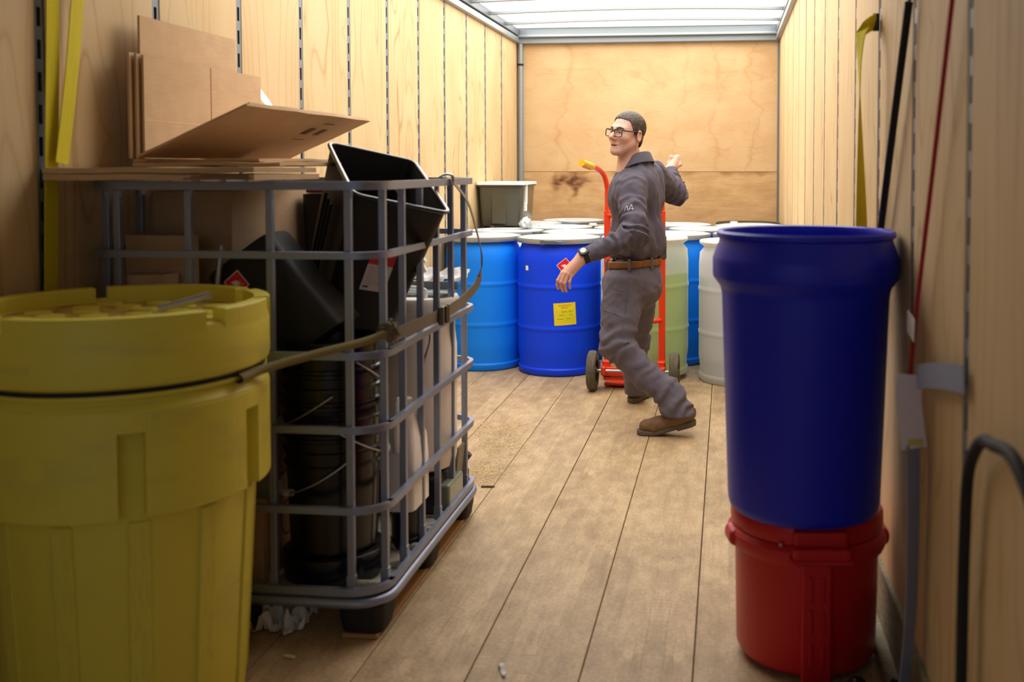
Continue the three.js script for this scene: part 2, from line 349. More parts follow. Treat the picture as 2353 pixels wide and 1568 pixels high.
// a label that hugs a cylinder of radius R: centred at angle a, height y
function curvedLabel(R, a, y, w, h, tilt = 0) {
  const g = new THREE.PlaneGeometry(w, h, 10, 2); if (tilt) g.rotateZ(tilt); const p = g.attributes.position;
  for (let i = 0; i < p.count; i++) { const t = a + p.getX(i) / R; p.setXYZ(i, R * Math.sin(t), y + p.getY(i), R * Math.cos(t)); }
  g.computeVertexNormals(); return g;
}
const bodyProfile = (R, h) => [[0, 0.006], [R - 0.05, 0], [R - 0.012, 0.004], [R - 0.002, 0.02], [R - 0.001, 0.045], [R - 0.010, 0.055], [R - 0.008, 0.10], [R, 0.16],
  [R, 0.17], [R, h * 0.325], [R, h * 0.335], [R + 0.0045, h * 0.345], [R + 0.0045, h * 0.36], [R, h * 0.37], [R, h * 0.38], [R, h * 0.635], [R, h * 0.645], [R + 0.0045, h * 0.655], [R + 0.0045, h * 0.67], [R, h * 0.68], [R, h * 0.69],
  [R, h * 0.83], [R, h * 0.84], [R - 0.006, h * 0.92], [R - 0.026, h * 0.965], [R - 0.026, h * 0.985], [R - 0.012, h * 0.99], [R - 0.012, h]];
function openHeadDrum(label, pos, { R = 0.282, h = 0.905, mat = drumMat.deep, turn = 0, bung = true, group = 'lidded drums at the far end' } = {}) {
  const d = thing('lidded_drum', label, 'drum', pos, group);
  const body = part('body', lathe([...bodyProfile(R, h), [0, h]]), mat, d);
  const lr = R - 0.003;
  part('lid', lathe([[lr, h - 0.006], [lr + 0.004, h + 0.004], [lr, h + 0.018], [lr - 0.018, h + 0.021], [lr - 0.03, h + 0.012], [lr - 0.06, h + 0.010], [lr - 0.075, h + 0.016], [0, h + 0.018]]), drumMat.lid, d);
  part('clamp_ring', lathe([[lr - 0.004, h - 0.016], [lr + 0.007, h - 0.014], [lr + 0.009, h + 0.002], [lr + 0.006, h + 0.017], [lr - 0.002, h + 0.019]]), drumMat.ring, d);
  const latch = part('clamp_latch', merge([rbox(0.10, 0.026, 0.014, 0.004, 0, h - 0.001, lr + 0.014), rbox(0.03, 0.034, 0.022, 0.004, -0.055, h - 0.001, lr + 0.010), rod([0.035, h + 0.002, lr + 0.02], [0.075, h + 0.002, lr + 0.012], 0.004)]), M.steelDark, d);
  latch.rotation.y = turn;
  if (bung) { const b = part('bung_cap', lathe([[0.032, h + 0.014], [0.032, h + 0.026], [0.026, h + 0.030], [0, h + 0.030]], 24).translate(lr * 0.55, 0, 0), M.whitePlastic, d); b.rotation.y = turn + 2.1; }
  return d;
}
function tightHeadDrum(label, pos, mat, rimMat, R = 0.288, h = 0.905) {
  const d = thing('tight_head_drum', label, 'drum', pos, 'tight-head drums at the far end');
  part('body', lathe([...bodyProfile(R, h), [R - 0.03, h - 0.004], [R - 0.05, h - 0.028], [0, h - 0.024]]), mat, d);
  part('chime', lathe([[R - 0.016, h - 0.012], [R - 0.006, h - 0.006], [R - 0.004, h + 0.008], [R - 0.014, h + 0.012], [R - 0.024, h + 0.004]]), rimMat, d);
  part('bung_cap', lathe([[0.036, h - 0.026], [0.036, h + 0.006], [0.028, h + 0.012], [0, h + 0.012]], 24).translate(-R * 0.42, 0, -R * 0.4), M.whitePlastic, d);
  return d;
}
const dA = openHeadDrum('sky-blue plastic drum with white lid beside the left plywood wall', [-1.708, 0, -7.05], { mat: drumMat.bright, R: 0.264, turn: 2.6 });
const dB = openHeadDrum('deep-blue plastic drum with a yellow hazardous waste sticker on its front', [-1.150, 0, -6.95], { R: 0.284, turn: -0.03 });
{
  const R = 0.2848;
  part('waste_sticker', curvedLabel(R, 0.30, 0.425, 0.150, 0.150, 0.05), M2.sticker, dB);
  part('flammable_placard', curvedLabel(R, 0.30, 0.745, 0.082, 0.082, Math.PI / 4 - 0.12), M2.flame, dB);
  part('white_tag', curvedLabel(R, -0.70, 0.725, 0.028, 0.032, 0.05), M2.whiteTag, dB);
}
openHeadDrum('white drum with white lid behind the sky-blue drum', [-1.67, 0, -7.64], { mat: drumMat.white, turn: 1.2 });
openHeadDrum('blue drum whose white lid shows right behind the stickered deep-blue drum', [-1.085, 0, -7.54], { mat: drumMat.bright, turn: 0.35 });
openHeadDrum('blue drum with white lid in the third row, toward the left wall', [-1.36, 0, -8.14], { mat: drumMat.bright, turn: 0.6 });
openHeadDrum('blue drum with white lid in the last row, beside the grey tote', [-1.385, 0, -9.16], { mat: drumMat.deep, turn: 2 });
tightHeadDrum('dark-rimmed brown-topped drum in the last row, left of the man', [-1.03, 0, -8.63], std({ color: '#8d7a5e', roughness: 0.5 }), std({ color: '#3d4034', roughness: 0.6 }), 0.285);
openHeadDrum('blue drum with white lid in the third row, half hidden behind the man', [-0.77, 0, -8.09], { mat: drumMat.bright, turn: 0.1 });
openHeadDrum('blue drum under the far end of the grey storage tote', [-1.69, 0, -8.64], { mat: drumMat.deep, turn: 2 });
openHeadDrum('bright-blue drum with white lid between the green-filled and the white drum', [-0.398, 0, -7.40], { mat: drumMat.bright, turn: 2.4 });
openHeadDrum('blue drum with white lid behind the bright-blue drum', [-0.165, 0, -8.00], { mat: drumMat.bright, turn: 0.25 });
openHeadDrum('blue drum with white lid directly behind the white natural drum', [0.186, 0, -7.46], { mat: drumMat.bright, turn: 0.5 });
openHeadDrum('white-lidded drum in the last row, right of the man', [-0.405, 0, -8.56], { mat: drumMat.bright, turn: 0.35 });
openHeadDrum('blue drum with a broad white lid before the black-rimmed drum', [0.184, 0, -8.47], { mat: drumMat.bright, turn: 0.3 });
tightHeadDrum('black-rimmed brown-topped drum standing in the far right corner', [0.186, 0, -9.06], std({ color: '#8d7a5e', roughness: 0.5 }), std({ color: '#3a3d30', roughness: 0.6 }), 0.285);
// natural (see-through) drums with their filling
function naturalDrum(label, pos, liquid, level, R, h, open) {
  const d = thing('natural_drum', label, 'drum', pos, 'translucent drums');
  const prof = bodyProfile(R, h); prof.splice(-4, 4, [R - 0.03, h * 0.955], [R - 0.032, h * 0.965], [R - 0.004, h * 0.985], [R - 0.002, h]);
  part('body', lathe(prof), drumMat.natural, d);
  part('filling', lathe([[0, 0.02], [R - 0.03, 0.02], [R - 0.012, 0.06], [R - 0.006, 0.17], [R - 0.006, level], [0, level]]), liquid, d);
  part('head', lathe([[R - 0.003, h], [R - 0.006, h + 0.008], [R - 0.02, h + 0.004], [R - 0.035, h - 0.018], [0, h - 0.014]]), drumMat.white, d);
  part('bung_cap', lathe([[0.034, h - 0.016], [0.034, h + 0.008], [0, h + 0.010]], 24).translate(R * 0.5, 0, -R * 0.35), M.whitePlastic, d);
  return d;
}
const dC = naturalDrum('translucent drum half full of pale green liquid on the hand truck', [-0.545, 0.03, -6.80], drumMat.liquidGreen, 0.68, 0.292, 0.90);
part('waste_sticker', curvedLabel(0.2935, -0.02, 0.43, 0.15, 0.16), M2.sticker, dC);
naturalDrum('translucent white drum with pale grey filling beside the blue bin', [0.105, 0, -6.76], drumMat.liquidGrey, 0.69, 0.285, 0.915);

// grey storage tote with white lid on the drum by the left wall
{
  const t = thing('storage_tote', 'dark grey storage tote with white lid standing on drums by the left wall', 'tote', [-1.785, 0.9365, -8.20], undefined);
  t.rotation.y = 0.02; t.scale.set(1, 1.14, 1.24);
  const smoke = phys({ color: '#4a4638', roughness: 0.22 });
  part('tub', loft([[0.004, 0.001, 0.001, 0.0005], [0, 0.158, 0.21, 0.03], [0.02, 0.163, 0.215, 0.03], [0.27, 0.178, 0.235, 0.03], [0.275, 0.188, 0.245, 0.03], [0.285, 0.188, 0.245, 0.03]], 4, true), smoke, t);
  part('lid', loft([[0.286, 0.18, 0.24, 0.03], [0.286, 0.196, 0.252, 0.03], [0.302, 0.196, 0.252, 0.03], [0.304, 0.18, 0.24, 0.03], [0.297, 0.172, 0.232, 0.03]], 4, true), M.whitePlastic, t);
  part('side_recess', rspan(-0.075, 0.045, 0.01, 0.245, 0.20, 0.232, 0.012), smoke, t);
  part('latch', merge([rspan(0.17, 0.192, 0.15, 0.29, 0.11, 0.135, 0.004), rspan(0.165, 0.186, 0.10, 0.16, 0.10, 0.145, 0.004)]), M.whitePlastic, t);
}
{ // plastic film bundle lying by the tote
  const g = new THREE.IcosahedronGeometry(1, 5), p = g.attributes.position;
  for (let i = 0; i < p.count; i++) { const v = V().fromBufferAttribute(p, i), k = 1 + 0.30 * n3(v.x * 1.6, v.y * 1.6, v.z * 1.6) + 0.07 * n3(v.x * 4, v.y * 4, v.z * 4); p.setXYZ(i, v.x * k * 0.045, Math.max(v.y, -0.55) * k * 0.048, v.z * k * 0.08); }
  const m = solo('plastic_film', mergeVertices(g), phys({ color: '#b9bec0', roughness: 0.3 }), 'crumpled clear plastic film lying on a drum beside the grey tote', 'film');
  m.geometry.computeVertexNormals(); m.position.set(-1.555, 0.962, -7.80);
}

// ------------------------------------------------------------------ caged bulk container, cut open and used as a bin
const C0 = { x0: -1.925, x1: -1.005, z0: -4.02, z1: -2.865 };
const cageMat = std({ color: '#8d95ab', roughness: 0.42, metalness: 0.6 });
function rrLoop(y, inset = 0, r = 0.10) {
  const { x0, x1, z0, z1 } = C0, cx = (x0 + x1) / 2, cz = (z0 + z1) / 2;
  const ring = ringPts((x1 - x0) / 2 - inset, (z1 - z0) / 2 - inset, r, 6), out = [];
  ring.forEach(([x, z], i) => { out.push([cx + x, y, cz + z]); const [nx, nz] = ring[(i + 1) % ring.length], d = Math.hypot(nx - x, nz - z); if (d > 0.2) for (let k = 1; k < 6; k++) out.push([cx + lerp(x, nx, k / 6), y, cz + lerp(z, nz, k / 6)]); });
  return out;
}
{
  const c = thing('caged_container', 'bulk container cage on a black-footed pallet, stuffed with bins and pails', 'container', [0, 0, 0]);
  const ys = [1.350, 1.145, 0.848, 0.628, 0.388, 0.146];
  ys.forEach((y, i) => { const l = rrLoop(y), g = ribbon([...l, l[0], l[1]], i ? 0.021 : 0.025, 0.017, [0, 1, 0], 220); part('cage_rail', g, cageMat, c); });
  const bar = (x, z, nx, nz) => {
    const g = merge([rbox(0.021, 1.17, 0.021, 0.0028, 0, 0.752, 0), rbox(nx ? 0.012 : 0.026, 0.05, nx ? 0.026 : 0.012, 0.004, 0, 1.335, 0), rbox(0.026, 0.05, 0.026, 0.004, 0, 0.165, 0)]);
    const m = part('cage_bar', g, cageMat, c); m.position.set(x - nx * 0.020, 0, z - nz * 0.020);
  };
  for (const z of [-2.955, -3.137, -3.327, -3.520, -3.712, -3.900]) { bar(C0.x1, z, 1, 0); bar(C0.x0, z, -1, 0); }
  for (const x of [-1.825, -1.600, -1.345, -1.105]) { bar(x, C0.z1, 0, 1); bar(x, C0.z0, 0, -1); }
  part('id_plate', rspan(-1.435, -1.345, 0.40, 0.545, C0.z1 - 0.045, C0.z1 - 0.040, 0.002), std({ color: '#7f8792', roughness: 0.45, metalness: 0.5 }), c);
  // pallet: steel rim, tray, feet, runners
  part('pallet_rim', merge([tube(rrLoop(0.112, -0.004), 0.016, 180, 8, true), tube(rrLoop(0.128, 0.012), 0.010, 180, 8, true)]), cageMat, c);
  const tray = std({ map: grimeTex([196, 194, 184], 0.7, 5), roughness: 0.55 });
  part('tray', metreUV(rspan(C0.x0 + 0.02, C0.x1 - 0.02, 0.098, 0.120, C0.z0 + 0.02, C0.z1 - 0.02, 0.008), 1.5, 1.5), tray, c);
  for (let i = 0; i < 7; i++) { const z = lerp(C0.z0 + 0.1, C0.z1 - 0.1, i / 6); part('tray_rib', rod([C0.x1 - 0.16, 0.128, z], [C0.x1 - 0.02, 0.128, z], 0.013, 10), tray, c); }
  for (const x of [C0.x0 + 0.085, (C0.x0 + C0.x1) / 2, C0.x1 - 0.075]) for (const z of [C0.z0 + 0.085, (C0.z0 + C0.z1) / 2, C0.z1 - 0.085]) part('foot', loft([[0.098, 0.072, 0.075, 0.03], [0.05, 0.069, 0.072, 0.03], [0.012, 0.062, 0.066, 0.03], [0.012, 0.03, 0.03, 0.02]], 4, true, true).translate(x, 0, z), M.blackMatte, c);
  const wood = std({ color: '#a9804e', roughness: 0.85 });
  for (const x of [C0.x1 - 0.075, (C0.x0 + C0.x1) / 2, C0.x0 + 0.085]) part('runner', rspan(x - 0.055, x + 0.055, 0.0005, 0.0135, C0.z0 + 0.005, C0.z1 - 0.01, 0.003), wood, c);
}

// ------------------------------------------------------------------ yellow overpack drum in the near left corner
{
  const R = 0.362, cx = -1.558, cz = -2.475, top = 1.060;
  const d = thing('overpack_drum', 'large yellow screw-lid overpack drum by the left wall, nearest the camera', 'drum', [cx, 0, cz]);
  const yel = std({ map: grimeTex([224, 211, 74], 0.14, 3), roughness: 0.48, bumpMap: plasticBump, bumpScale: 0.001 });
  // lid: skirt with upright segmented rim
  part('lid', lathe([[R - 0.02, 0.888], [R - 0.004, 0.900], [R, 0.915], [R, top - 0.050], [R - 0.004, top - 0.034], [R - 0.03, top - 0.030], [R - 0.05, top - 0.045], [0, top - 0.04]], 96), yel, d);
  const seg = (a0, a1, h0, h1, r0, r1) => {
    const n = Math.max(3, Math.round((a1 - a0) * 16)), s = new THREE.Shape(); for (let i = 0; i <= n; i++) { const a = lerp(a0, a1, i / n); i ? s.lineTo(r1 * Math.cos(a), r1 * Math.sin(a)) : s.moveTo(r1 * Math.cos(a), r1 * Math.sin(a)); }
    for (let i = n; i >= 0; i--) { const a = lerp(a0, a1, i / n); s.lineTo(r0 * Math.cos(a), r0 * Math.sin(a)); }
    return new THREE.ExtrudeGeometry(s, { depth: h1 - h0, bevelEnabled: true, bevelSize: 0.004, bevelThickness: 0.004, bevelSegments: 2 }).rotateX(-Math.PI / 2).translate(0, h0, 0);
  };
  // rim segments around the lid with notches between them (angles: 0 = +x, counter-clockwise seen from above, camera side at -90 deg)
  const notches = [[-1.85, 0.085], [-0.41, 0.085], [0.30, 0.06], [0.94, 0.075], [2.3, 0.06], [3.3, 0.06]];
  for (let i = 0; i < notches.length; i++) { const [a, w] = notches[i], [b, w2] = notches[(i + 1) % notches.length]; part('rim_segment', seg(a + w, (i + 1 < notches.length ? b : b + 2 * Math.PI) - w2, top - 0.05, top - 0.004, R - 0.038, R - 0.004), yel, d); }
  for (let k = 0; k < 22; k++) { const a = k * 2.4, r = 0.055 * Math.sqrt(k + 0.6); part('lid_boss', lathe([[0.036, top - 0.046], [0.032, top - 0.034], [0, top - 0.032]], 14).translate(r * Math.cos(a), 0, r * Math.sin(a)), yel, d); }
  part('lid_plate', lathe([[R - 0.046, top - 0.0445], [R - 0.05, top - 0.041], [0.001, top - 0.038]], 64), std({ map: texture(512, 512, (u, v) => { const d = clamp(0.55 + 0.8 * fbm(u * 9, v * 5, 5)); return [lerp(224, 160, d), lerp(211, 130, d), lerp(74, 66, d)]; }), roughness: 0.8 }), d);
  // body: neck groove, wide band with slots, tapered barrel with flat ribs
  part('barrel', lathe([[0, 0.01], [R - 0.11, 0], [R - 0.078, 0.012], [R - 0.074, 0.03], [R - 0.040, 0.60], [R - 0.038, 0.87], [R - 0.032, 0.895], [0.1, 0.895]], 96), yel, d);
  const slots = [-0.975, -0.05, 0.95, 2.0, 3.05, 4.16];
  for (let i = 0; i < slots.length; i++) {
    const a = slots[i] + 0.095, b = (i + 1 < slots.length ? slots[i + 1] : slots[0] + 2 * Math.PI) - 0.095;
    part('band_panel', seg(a, b, 0.594, 0.834, R - 0.05, R - 0.006), yel, d);
    part('band_bridge', seg(b - 0.01, b + 0.20, 0.795, 0.834, R - 0.05, R - 0.006), yel, d);
  }
  for (let k = 0; k < 12; k++) { const a = k * Math.PI / 6 + 0.12, g = rbox(0.05, 0.55, 0.018, 0.005).rotateX(0.058).translate(0, 0.30, R - 0.061); const m = part('barrel_rib', g, yel, d); m.rotation.y = a; }
  part('shoulder', lathe([[R - 0.03, 0.82], [R - 0.003, 0.836], [R - 0.004, 0.843], [R - 0.020, 0.860], [R - 0.024, 0.868], [R - 0.010, 0.872], [R - 0.008, 0.881], [R - 0.05, 0.884]], 96), yel, d);
  part('gasket', lathe([[R - 0.03, 0.880], [R - 0.012, 0.882], [R - 0.012, 0.892], [R - 0.03, 0.894]], 96), M.blackMatte, d);
}
solo('steel_pin', rod([-1.362, 1.062, -2.31], [-1.262, 1.090, -2.375], 0.009, 14), M.zinc, 'short zinc-plated steel rod lying on the yellow drum lid', 'rod');

// ------------------------------------------------------------------ red can and blue bin by the right wall
{
  const c = thing('red_container', 'dark red lidded plastic container on the floor under the blue bin', 'container', [0.232, 0, -2.955]);
  const red = std({ color: '#d01422', roughness: 0.36, bumpMap: plasticBump, bumpScale: 0.0008 });
  part('body', lathe([[0, 0.02], [0.165, 0.012], [0.190, 0.020], [0.198, 0.035], [0.203, 0.30], [0.205, 0.345], [0.10, 0.345]], 72), red, c);
  part('lower_collar', lathe([[0.20, 0.322], [0.218, 0.328], [0.225, 0.345], [0.224, 0.366], [0.212, 0.380], [0.19, 0.382]], 72), red, c);
  part('lid', lathe([[0.19, 0.378], [0.213, 0.384], [0.217, 0.400], [0.216, 0.430], [0.208, 0.441], [0.19, 0.443], [0, 0.443]], 72), red, c);
  const lug = part('handle_bar', merge([rbox(0.155, 0.036, 0.06, 0.010, 0, 0.374, 0.225), rbox(0.145, 0.046, 0.03, 0.010, 0, 0.408, 0.213), rbox(0.165, 0.014, 0.066, 0.006, 0, 0.356, 0.228)]), red, c); lug.rotation.y = 0.10;
  const strip = part('spine', merge([rbox(0.080, 0.33, 0.03, 0.006, 0, 0.172, 0.205), ...[0.06, 0.15, 0.24].flatMap((y) => [-0.016, 0.016].map((x) => rbox(0.010, 0.07, 0.008, 0.003, x, y + 0.03, 0.222)))]), red, c); strip.rotation.y = 0.06;
  part('bolt', new THREE.SphereGeometry(0.006, 12, 8).translate(-0.082, 0.385, 0.205), M.zinc, c);
  for (const a of [-1.35, 1.62]) { const m = part('clamp_lug', rbox(0.09, 0.05, 0.05, 0.02, 0, 0.352, 0.208), red, c); m.rotation.y = a; }
}
{
  const b = thing('open_bin', 'dark blue open-topped tapered plastic bin standing on the red container', 'bin', [0.219, 0.4435, -2.900]);
  const blu = std({ map: grimeTex([8, 32, 212], 0.10, 3), roughness: 0.42, bumpMap: plasticBump, bumpScale: 0.0008 });
  const prof = [[0, 0.010], [0.17, 0.006], [0.198, 0.002], [0.208, 0.012], [0.212, 0.03], [0.231, 0.60], [0.234, 0.618], [0.237, 0.628], [0.255, 0.652], [0.2575, 0.660], [0.2575, 0.705], [0.256, 0.712], [0.241, 0.752], [0.239, 0.762], [0.247, 0.768], [0.248, 0.779], [0.241, 0.785], [0.230, 0.782], [0.226, 0.77], [0.236, 0.73], [0.240, 0.69], [0.224, 0.60], [0.205, 0.05], [0.19, 0.02], [0, 0.018]];
  part('shell', lathe(prof, 96), blu, b);
}

// ------------------------------------------------------------------ things stuffed into the cage
function carton(label, x0, x1, y0, y1, z0, z1, name = 'carton') {
  const b = thing(name, label, 'box', [(x0 + x1) / 2, y0, (z0 + z1) / 2]);
  const w = x1 - x0, h = y1 - y0, d = z1 - z0;
  part('body', metreUV(rbox(w, h, d, 0.004, 0, h / 2, 0), 1.5, 1.5, rr(0, 3), rr(0, 3)), M.card, b);
  part('flap_seam', box(w * 0.98, 0.002, 0.006, 0, h + 0.0005, 0), M.cardEdge, b);
  return b;
}
const printTex = canvasTexture(256, 512, (g, w, h) => {
  g.fillStyle = '#a9793f'; g.fillRect(0, 0, w, h); g.fillStyle = '#4a3018';
  for (const [x, y, l] of [[70, 60, 60], [70, 80, 40], [90, 170, 90], [90, 190, 60], [80, 270, 70]]) for (let k = 0; k < l; k += 10) g.fillRect(x + k, y + (k * 7 % 4), 7, 8);
  g.fillRect(40, 330, 9, 130); g.strokeStyle = '#6a4622'; g.lineWidth = 7; g.beginPath(); g.ellipse(120, 400, 36, 44, 0, 0, 7); g.stroke();
});
const cA = carton('printed brown cardboard box at the bottom of the cage beside the black pails', -1.905, -1.405, 0.1215, 0.835, -3.30, -2.935);
part('print', box(0.001, 0.62, 0.30, 0.2505, 0.33, 0.0), std({ map: printTex, roughness: 0.9 }), cA);
carton('brown cardboard box in the back left corner of the cage', -1.905, -1.62, 0.1215, 0.835, -3.95, -3.32);
carton('large cardboard box high in the cage behind the black bins', -1.905, -1.625, 0.837, 1.325, -3.88, -3.20);
carton('thin cardboard carton standing before the large box in the cage', -1.890, -1.685, 0.837, 1.19, -3.10, -3.02);
carton('small cardboard box at the front of the cage behind the yellow drum', -1.840, -1.700, 0.837, 1.075, -3.005, -2.915);

const binMat = std({ color: '#0c0c0e', roughness: 0.55 }), binGloss = phys({ color: '#0c0c0e', roughness: 0.3, clearcoat: 1, clearcoatRoughness: 0.25 });
function slimBin(label, O, u, v, h) {          // O: a rim corner; u, v: rim edges; the body hangs below the rim
  const U = V(...u), W2 = V(...v), up = U.clone().cross(W2).normalize(); if (up.y < 0 && !slimBin.flip) up.negate();
  const hu = U.length() / 2, hv = W2.length() / 2, c = V(...O).addScaledVector(U, 0.5).addScaledVector(W2, 0.5).addScaledVector(up, -h);
  const b = thing('slim_bin', label, 'bin', [c.x, c.y, c.z], 'slim black bins in the cage');
  const ex = U.clone().normalize(), ez = ex.clone().cross(up).normalize();
  b.quaternion.setFromRotationMatrix(new THREE.Matrix4().makeBasis(ex, up, ez));
  const k = 0.72, t = 0.004;
  part('tub', loft([[h, hu, hv, 0.03], [h * 0.5, hu * 0.86, hv * 0.86, 0.03], [0.012, hu * k, hv * k, 0.03], [0, hu * k - 0.012, hv * k - 0.012, 0.04], [0, 0.002, 0.002, 0.001]], 5, true), binMat, b);
  part('inside', loft([[0.02, 0.002, 0.002, 0.001], [0.02, hu * k - 0.01, hv * k - 0.01, 0.04], [h * 0.5, hu * 0.86 - t, hv * 0.86 - t, 0.03], [h, hu - t, hv - t, 0.03]], 5, false), binMat, b);
  const rim = ringPts(hu + 0.004, hv + 0.004, 0.032, 6).map(([x, z]) => [x, h, z]);
  part('rim', tube(rim, 0.0075, 160, 8, true), binGloss, b);
  for (const sx of [-1, 1]) for (let i = 0; i < 3; i++) part('vent_rib', rbox(0.012, h * 0.62, 0.012, 0.004, sx * (hu * 0.86 - 0.002), h * 0.52, (i - 1) * 0.05), binMat, b).rotation.z = -sx * Math.atan(hu * (1 - k) / h);
  return b;
}
const labelTex = canvasTexture(128, 256, (g, w, h) => {
  g.fillStyle = '#d9cfcc'; g.fillRect(0, 0, w, h); g.fillStyle = '#cf2f35'; g.fillRect(0, 0, w, 84); g.fillStyle = '#a08f8c';
  for (let i = 0; i < 9; i++) g.fillRect(12, 98 + i * 14, 60 + (i * 37 % 44), 4); g.fillStyle = '#3a3434'; g.fillRect(10, 226, 30, 12);
});
{
  const b = slimBin('tall black bin leaning out of the cage top, rim tilted toward the right', [-1.165, 1.318, -3.10], [0.25, -0.065, -0.18], [-0.24, 0.17, -0.40], 0.62);
  const g = new THREE.PlaneGeometry(0.085, 0.15); const m = part('waste_label', g, std({ map: labelTex, roughness: 0.6 }), b);
  m.position.set(0.0, 0.36, 0.2215); m.rotation.x = 0.113;
  part('inner_wire', tube([[-0.1, 0.6, 0.1], [-0.02, 0.63, 0.12], [0.03, 0.59, 0.10], [0.02, 0.48, 0.06]], 0.003, 30), std({ color: '#9a8a6a', roughness: 0.6 }), b);
}
{ // second bin: upside down, bottom corner uppermost
  const b = thing('slim_bin', 'black ribbed bin lying bottom-up behind the yellow drum inside the cage', 'bin', [-1.300, 0.838, -3.075], 'slim black bins in the cage');
  b.rotation.set(0, 0, 0.62);
  const hu = 0.15, hv = 0.105, h = 0.36;
  part('tub', loft([[0, hu + 0.01, hv, 0.04], [h * 0.5, hu * 0.92, hv * 0.94, 0.04], [h - 0.012, hu * 0.84, hv * 0.88, 0.04], [h, hu * 0.80, hv * 0.84, 0.04]], 5, true, true), binMat, b);
  for (let i = 0; i < 4; i++) part('rib', rbox(0.010, h * 0.8, 0.012, 0.004, hu * 0.90, h * 0.5, -0.07 + i * 0.045), binMat, b).rotation.z = 0.07;
  const m = part('waste_label', new THREE.PlaneGeometry(0.06, 0.06), std({ map: flameTex, roughness: 0.6 }), b); m.position.set(-0.041, 0.285, hv * 0.905 + 0.003); m.rotation.z = 0.1; m.rotation.x = -0.035;
}
{
  carton('low cardboard box deep in the cage under the upright black bin', -1.605, -1.362, 0.1215, 0.56, -3.985, -3.70);
  const b = thing('slim_bin', 'upright black bin with red-edged lid deep inside the cage', 'bin', [-1.484, 0.561, -3.842], 'slim black bins in the cage');
  part('tub', loft([[0, 0.095, 0.11, 0.03], [0.02, 0.10, 0.115, 0.03], [0.74, 0.122, 0.138, 0.03], [0.745, 0.10, 0.12, 0.03]], 4, true, true), binMat, b);
  part('lid_edge', rbox(0.20, 0.012, 0.02, 0.004, 0.0, 0.752, 0.128), std({ color: '#8e1420', roughness: 0.4 }), b);
}
solo('steel_lever', rod([-1.566, 0.90, -2.952], [-1.535, 1.165, -2.956], 0.008, 10), M.zinc, 'thin grey steel lever standing against the bottom-up black bin', 'lever');

// black pails, nested
const pailMat = std({ color: '#0b0c10', roughness: 0.22 });
function pail(pos, label, turn) {
  const p = thing('pail', label, 'pail', pos, 'nested black pails in the cage'), h = 0.365;
  part('shell', lathe([[0, 0.004], [0.122, 0], [0.132, 0.006], [0.134, 0.02], [0.143, 0.27], [0.150, 0.272], [0.150, 0.280], [0.144, 0.283], [0.146, 0.312], [0.153, 0.314], [0.153, 0.322], [0.146, 0.325], [0.147, 0.352], [0.152, 0.356], [0.152, h], [0.146, h], [0.143, 0.35], [0.132, 0.05], [0.122, 0.015], [0, 0.013]], 64), pailMat, p);
  const bail = []; for (let i = 0; i <= 16; i++) { const a = Math.PI * i / 16; bail.push([0.158 * Math.cos(a), 0.305 - 0.11 * Math.sin(a), 0.165 * Math.sin(a)]); }
  const w = part('bail', tube(bail, 0.0025, 60, 8), M.zinc, p); w.rotation.y = turn;
  part('grip', tube(bail.slice(6, 11).map((q) => q), 0.0105, 24, 10), std({ color: '#dcdce0', roughness: 0.5 }), w);
  return p;
}
{
  solo('round_pan', lathe([[0, 0.002], [0.142, 0], [0.152, 0.008], [0.156, 0.05], [0.157, 0.088], [0.150, 0.092], [0, 0.090]], 64).translate(-1.232, 0.1205, -3.072), pailMat, 'shallow black pan under the stack of black pails', 'pan');
  const names = ['lowest black pail of the nested stack, with white-gripped bail', 'second black pail from below in the nested stack', 'third black pail from below in the nested stack', 'topmost open black pail of the nested stack in the cage'];
  for (let i = 0; i < 4; i++) pail([-1.232, 0.213 + i * 0.098, -3.072], names[i], [-0.85, 1.9, -1.2, 2.4][i]);
}
